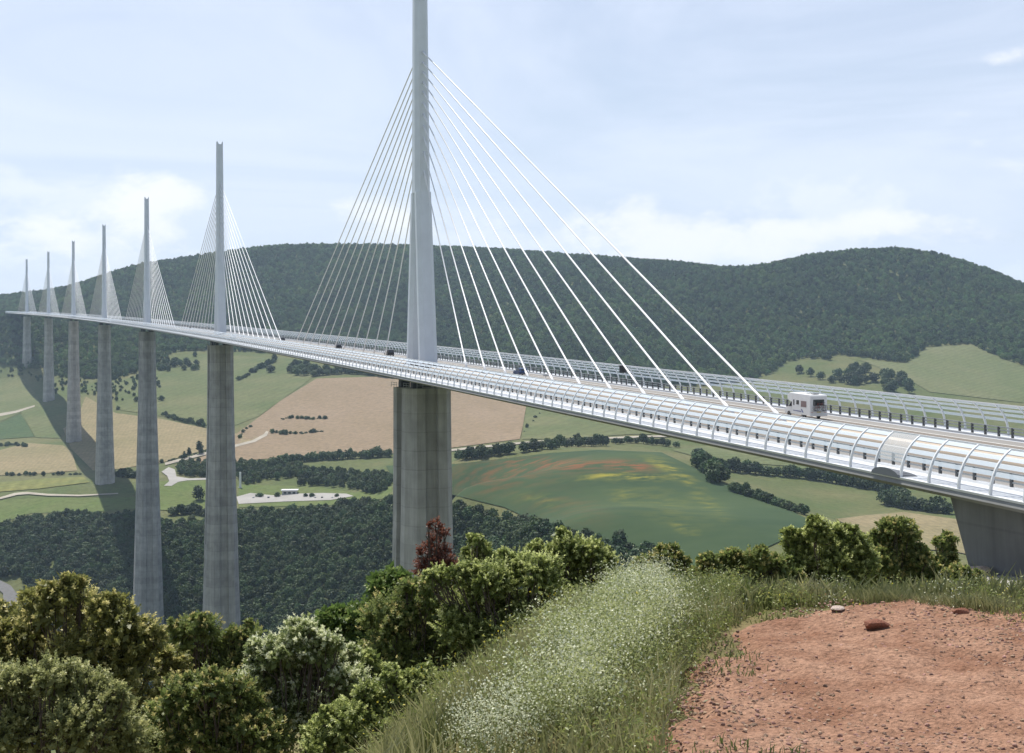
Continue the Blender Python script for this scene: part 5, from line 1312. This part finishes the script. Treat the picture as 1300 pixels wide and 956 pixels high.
frothy('yellow_flowers', u, d, .15, .4, 9, .012, [m_yelp, m_stemg], .4, 'small yellow flowers among the grass of the bank', 'wild flowers', 9, spread=.03)

u, d = scatter_px(9000, -1.2, 2.8, 4.5, 12, VERGE, lambda u, d: np.clip(vnoise(u*3.3+20, d*3.3, 51)*3.2-1.5, 0, 1)*.8, h=.1)
frothy('meadow_herbs', u, d, .06, .26, 30, .013, [m_white, m_herb], .03, 'clumps of yellow green herbs between the white flowers and the grass', 'wild herbs', 12, spread=.04)
u, d = scatter_px(2600, 1.0, 6.5, 7, 10.5, BACK, lambda u, d: np.clip(vnoise(u*2.3+20, d*2.3, 52)*3.2-1.5, 0, 1), h=.05)
frothy('meadow_herbs', u, d, .05, .2, 26, .013, [m_yelp, m_herb], .03, 'clumps of low green herbs in the grass belt behind the soil', 'wild herbs', 13, spread=.04)

m_bould = mat('brown_boulder', (0.16, 0.11, 0.08), .9, var=.35, scale=1.5, bump=.6, bscale=6)
m_creamy = tint_mat('pale_herb_leaf', (0.22, 0.27, 0.08), (0.52, 0.54, 0.26), .45)
MOUND = [(640, 850), (700, 800), (740, 770), (785, 738), (840, 736), (860, 765), (850, 795), (815, 820), (790, 850), (740, 880), (680, 880)]
u, d = scatter_px(16000, -1.2, 1.8, 5, 12, MOUND, lambda u, d: np.clip(vnoise(u*2.7+9, d*2.7, 71)*3-1.1, .04, 1)*.8, h=.25)
frothy('meadow_herbs', u, d, .16, .40, 46, .011, [m_white, m_creamy], .25, 'leafy cream green flowering herbs heaped on the bank among the white flowers', 'wild herbs', 31, spread=.05)
# paved pad at the abutment
sheet('pavement', [(1205, 745), (1215, 730), (1260, 722), (1330, 719), (1380, 722), (1380, 775), (1230, 775)], m_pave, 0.12, step=8, grid=3, dmin=40)
p0 = at(np.array([1240, 1255, 1272]), np.array([731, 729, 727]), 0, 60)
for k, p in enumerate(p0):
    o = bpy.data.objects.new('boulder', rock_mesh(120+k, m_pale if k == 0 else m_bould, .6)); link(o); o.location = (p[0], p[1], p[2]+.35); o.scale = ((1.2, .8, .7), (.7, .7, .75), (1.0, .7, .7))[k]
    tag(o, ('pale flat boulder at the foot of the abutment wall', 'brown boulder next to the pale flat one at the wall foot', 'brown boulder furthest right along the abutment wall foot')[k], 'boulder')

# ------------------------------------------------------------------ haze
def haze():
    mb = MB(); x0, x1, y0, y1, z0, z1 = -6400, 6300, -6400, 6200, -245, 420
    mb.box(((x0+x1)/2, (y0+y1)/2, (z0+z1)/2), (x1-x0, y1-y0, z1-z0))
    m = bpy.data.materials.new('haze_air'); m.use_nodes = True; nt = m.node_tree; nt.nodes.clear()
    out = nt.nodes.new('ShaderNodeOutputMaterial'); v = nt.nodes.new('ShaderNodeVolumePrincipled')
    v.inputs['Density'].default_value = HAZE_DENSITY; v.inputs['Color'].default_value = (0.62, 0.82, 1.0, 1); v.inputs['Anisotropy'].default_value = 0.3
    nt.links.new(v.outputs[0], out.inputs['Volume'])
    o = mb.build('haze', m); tag(o, 'pale haze filling the valley air', 'haze', kind='stuff')
haze()
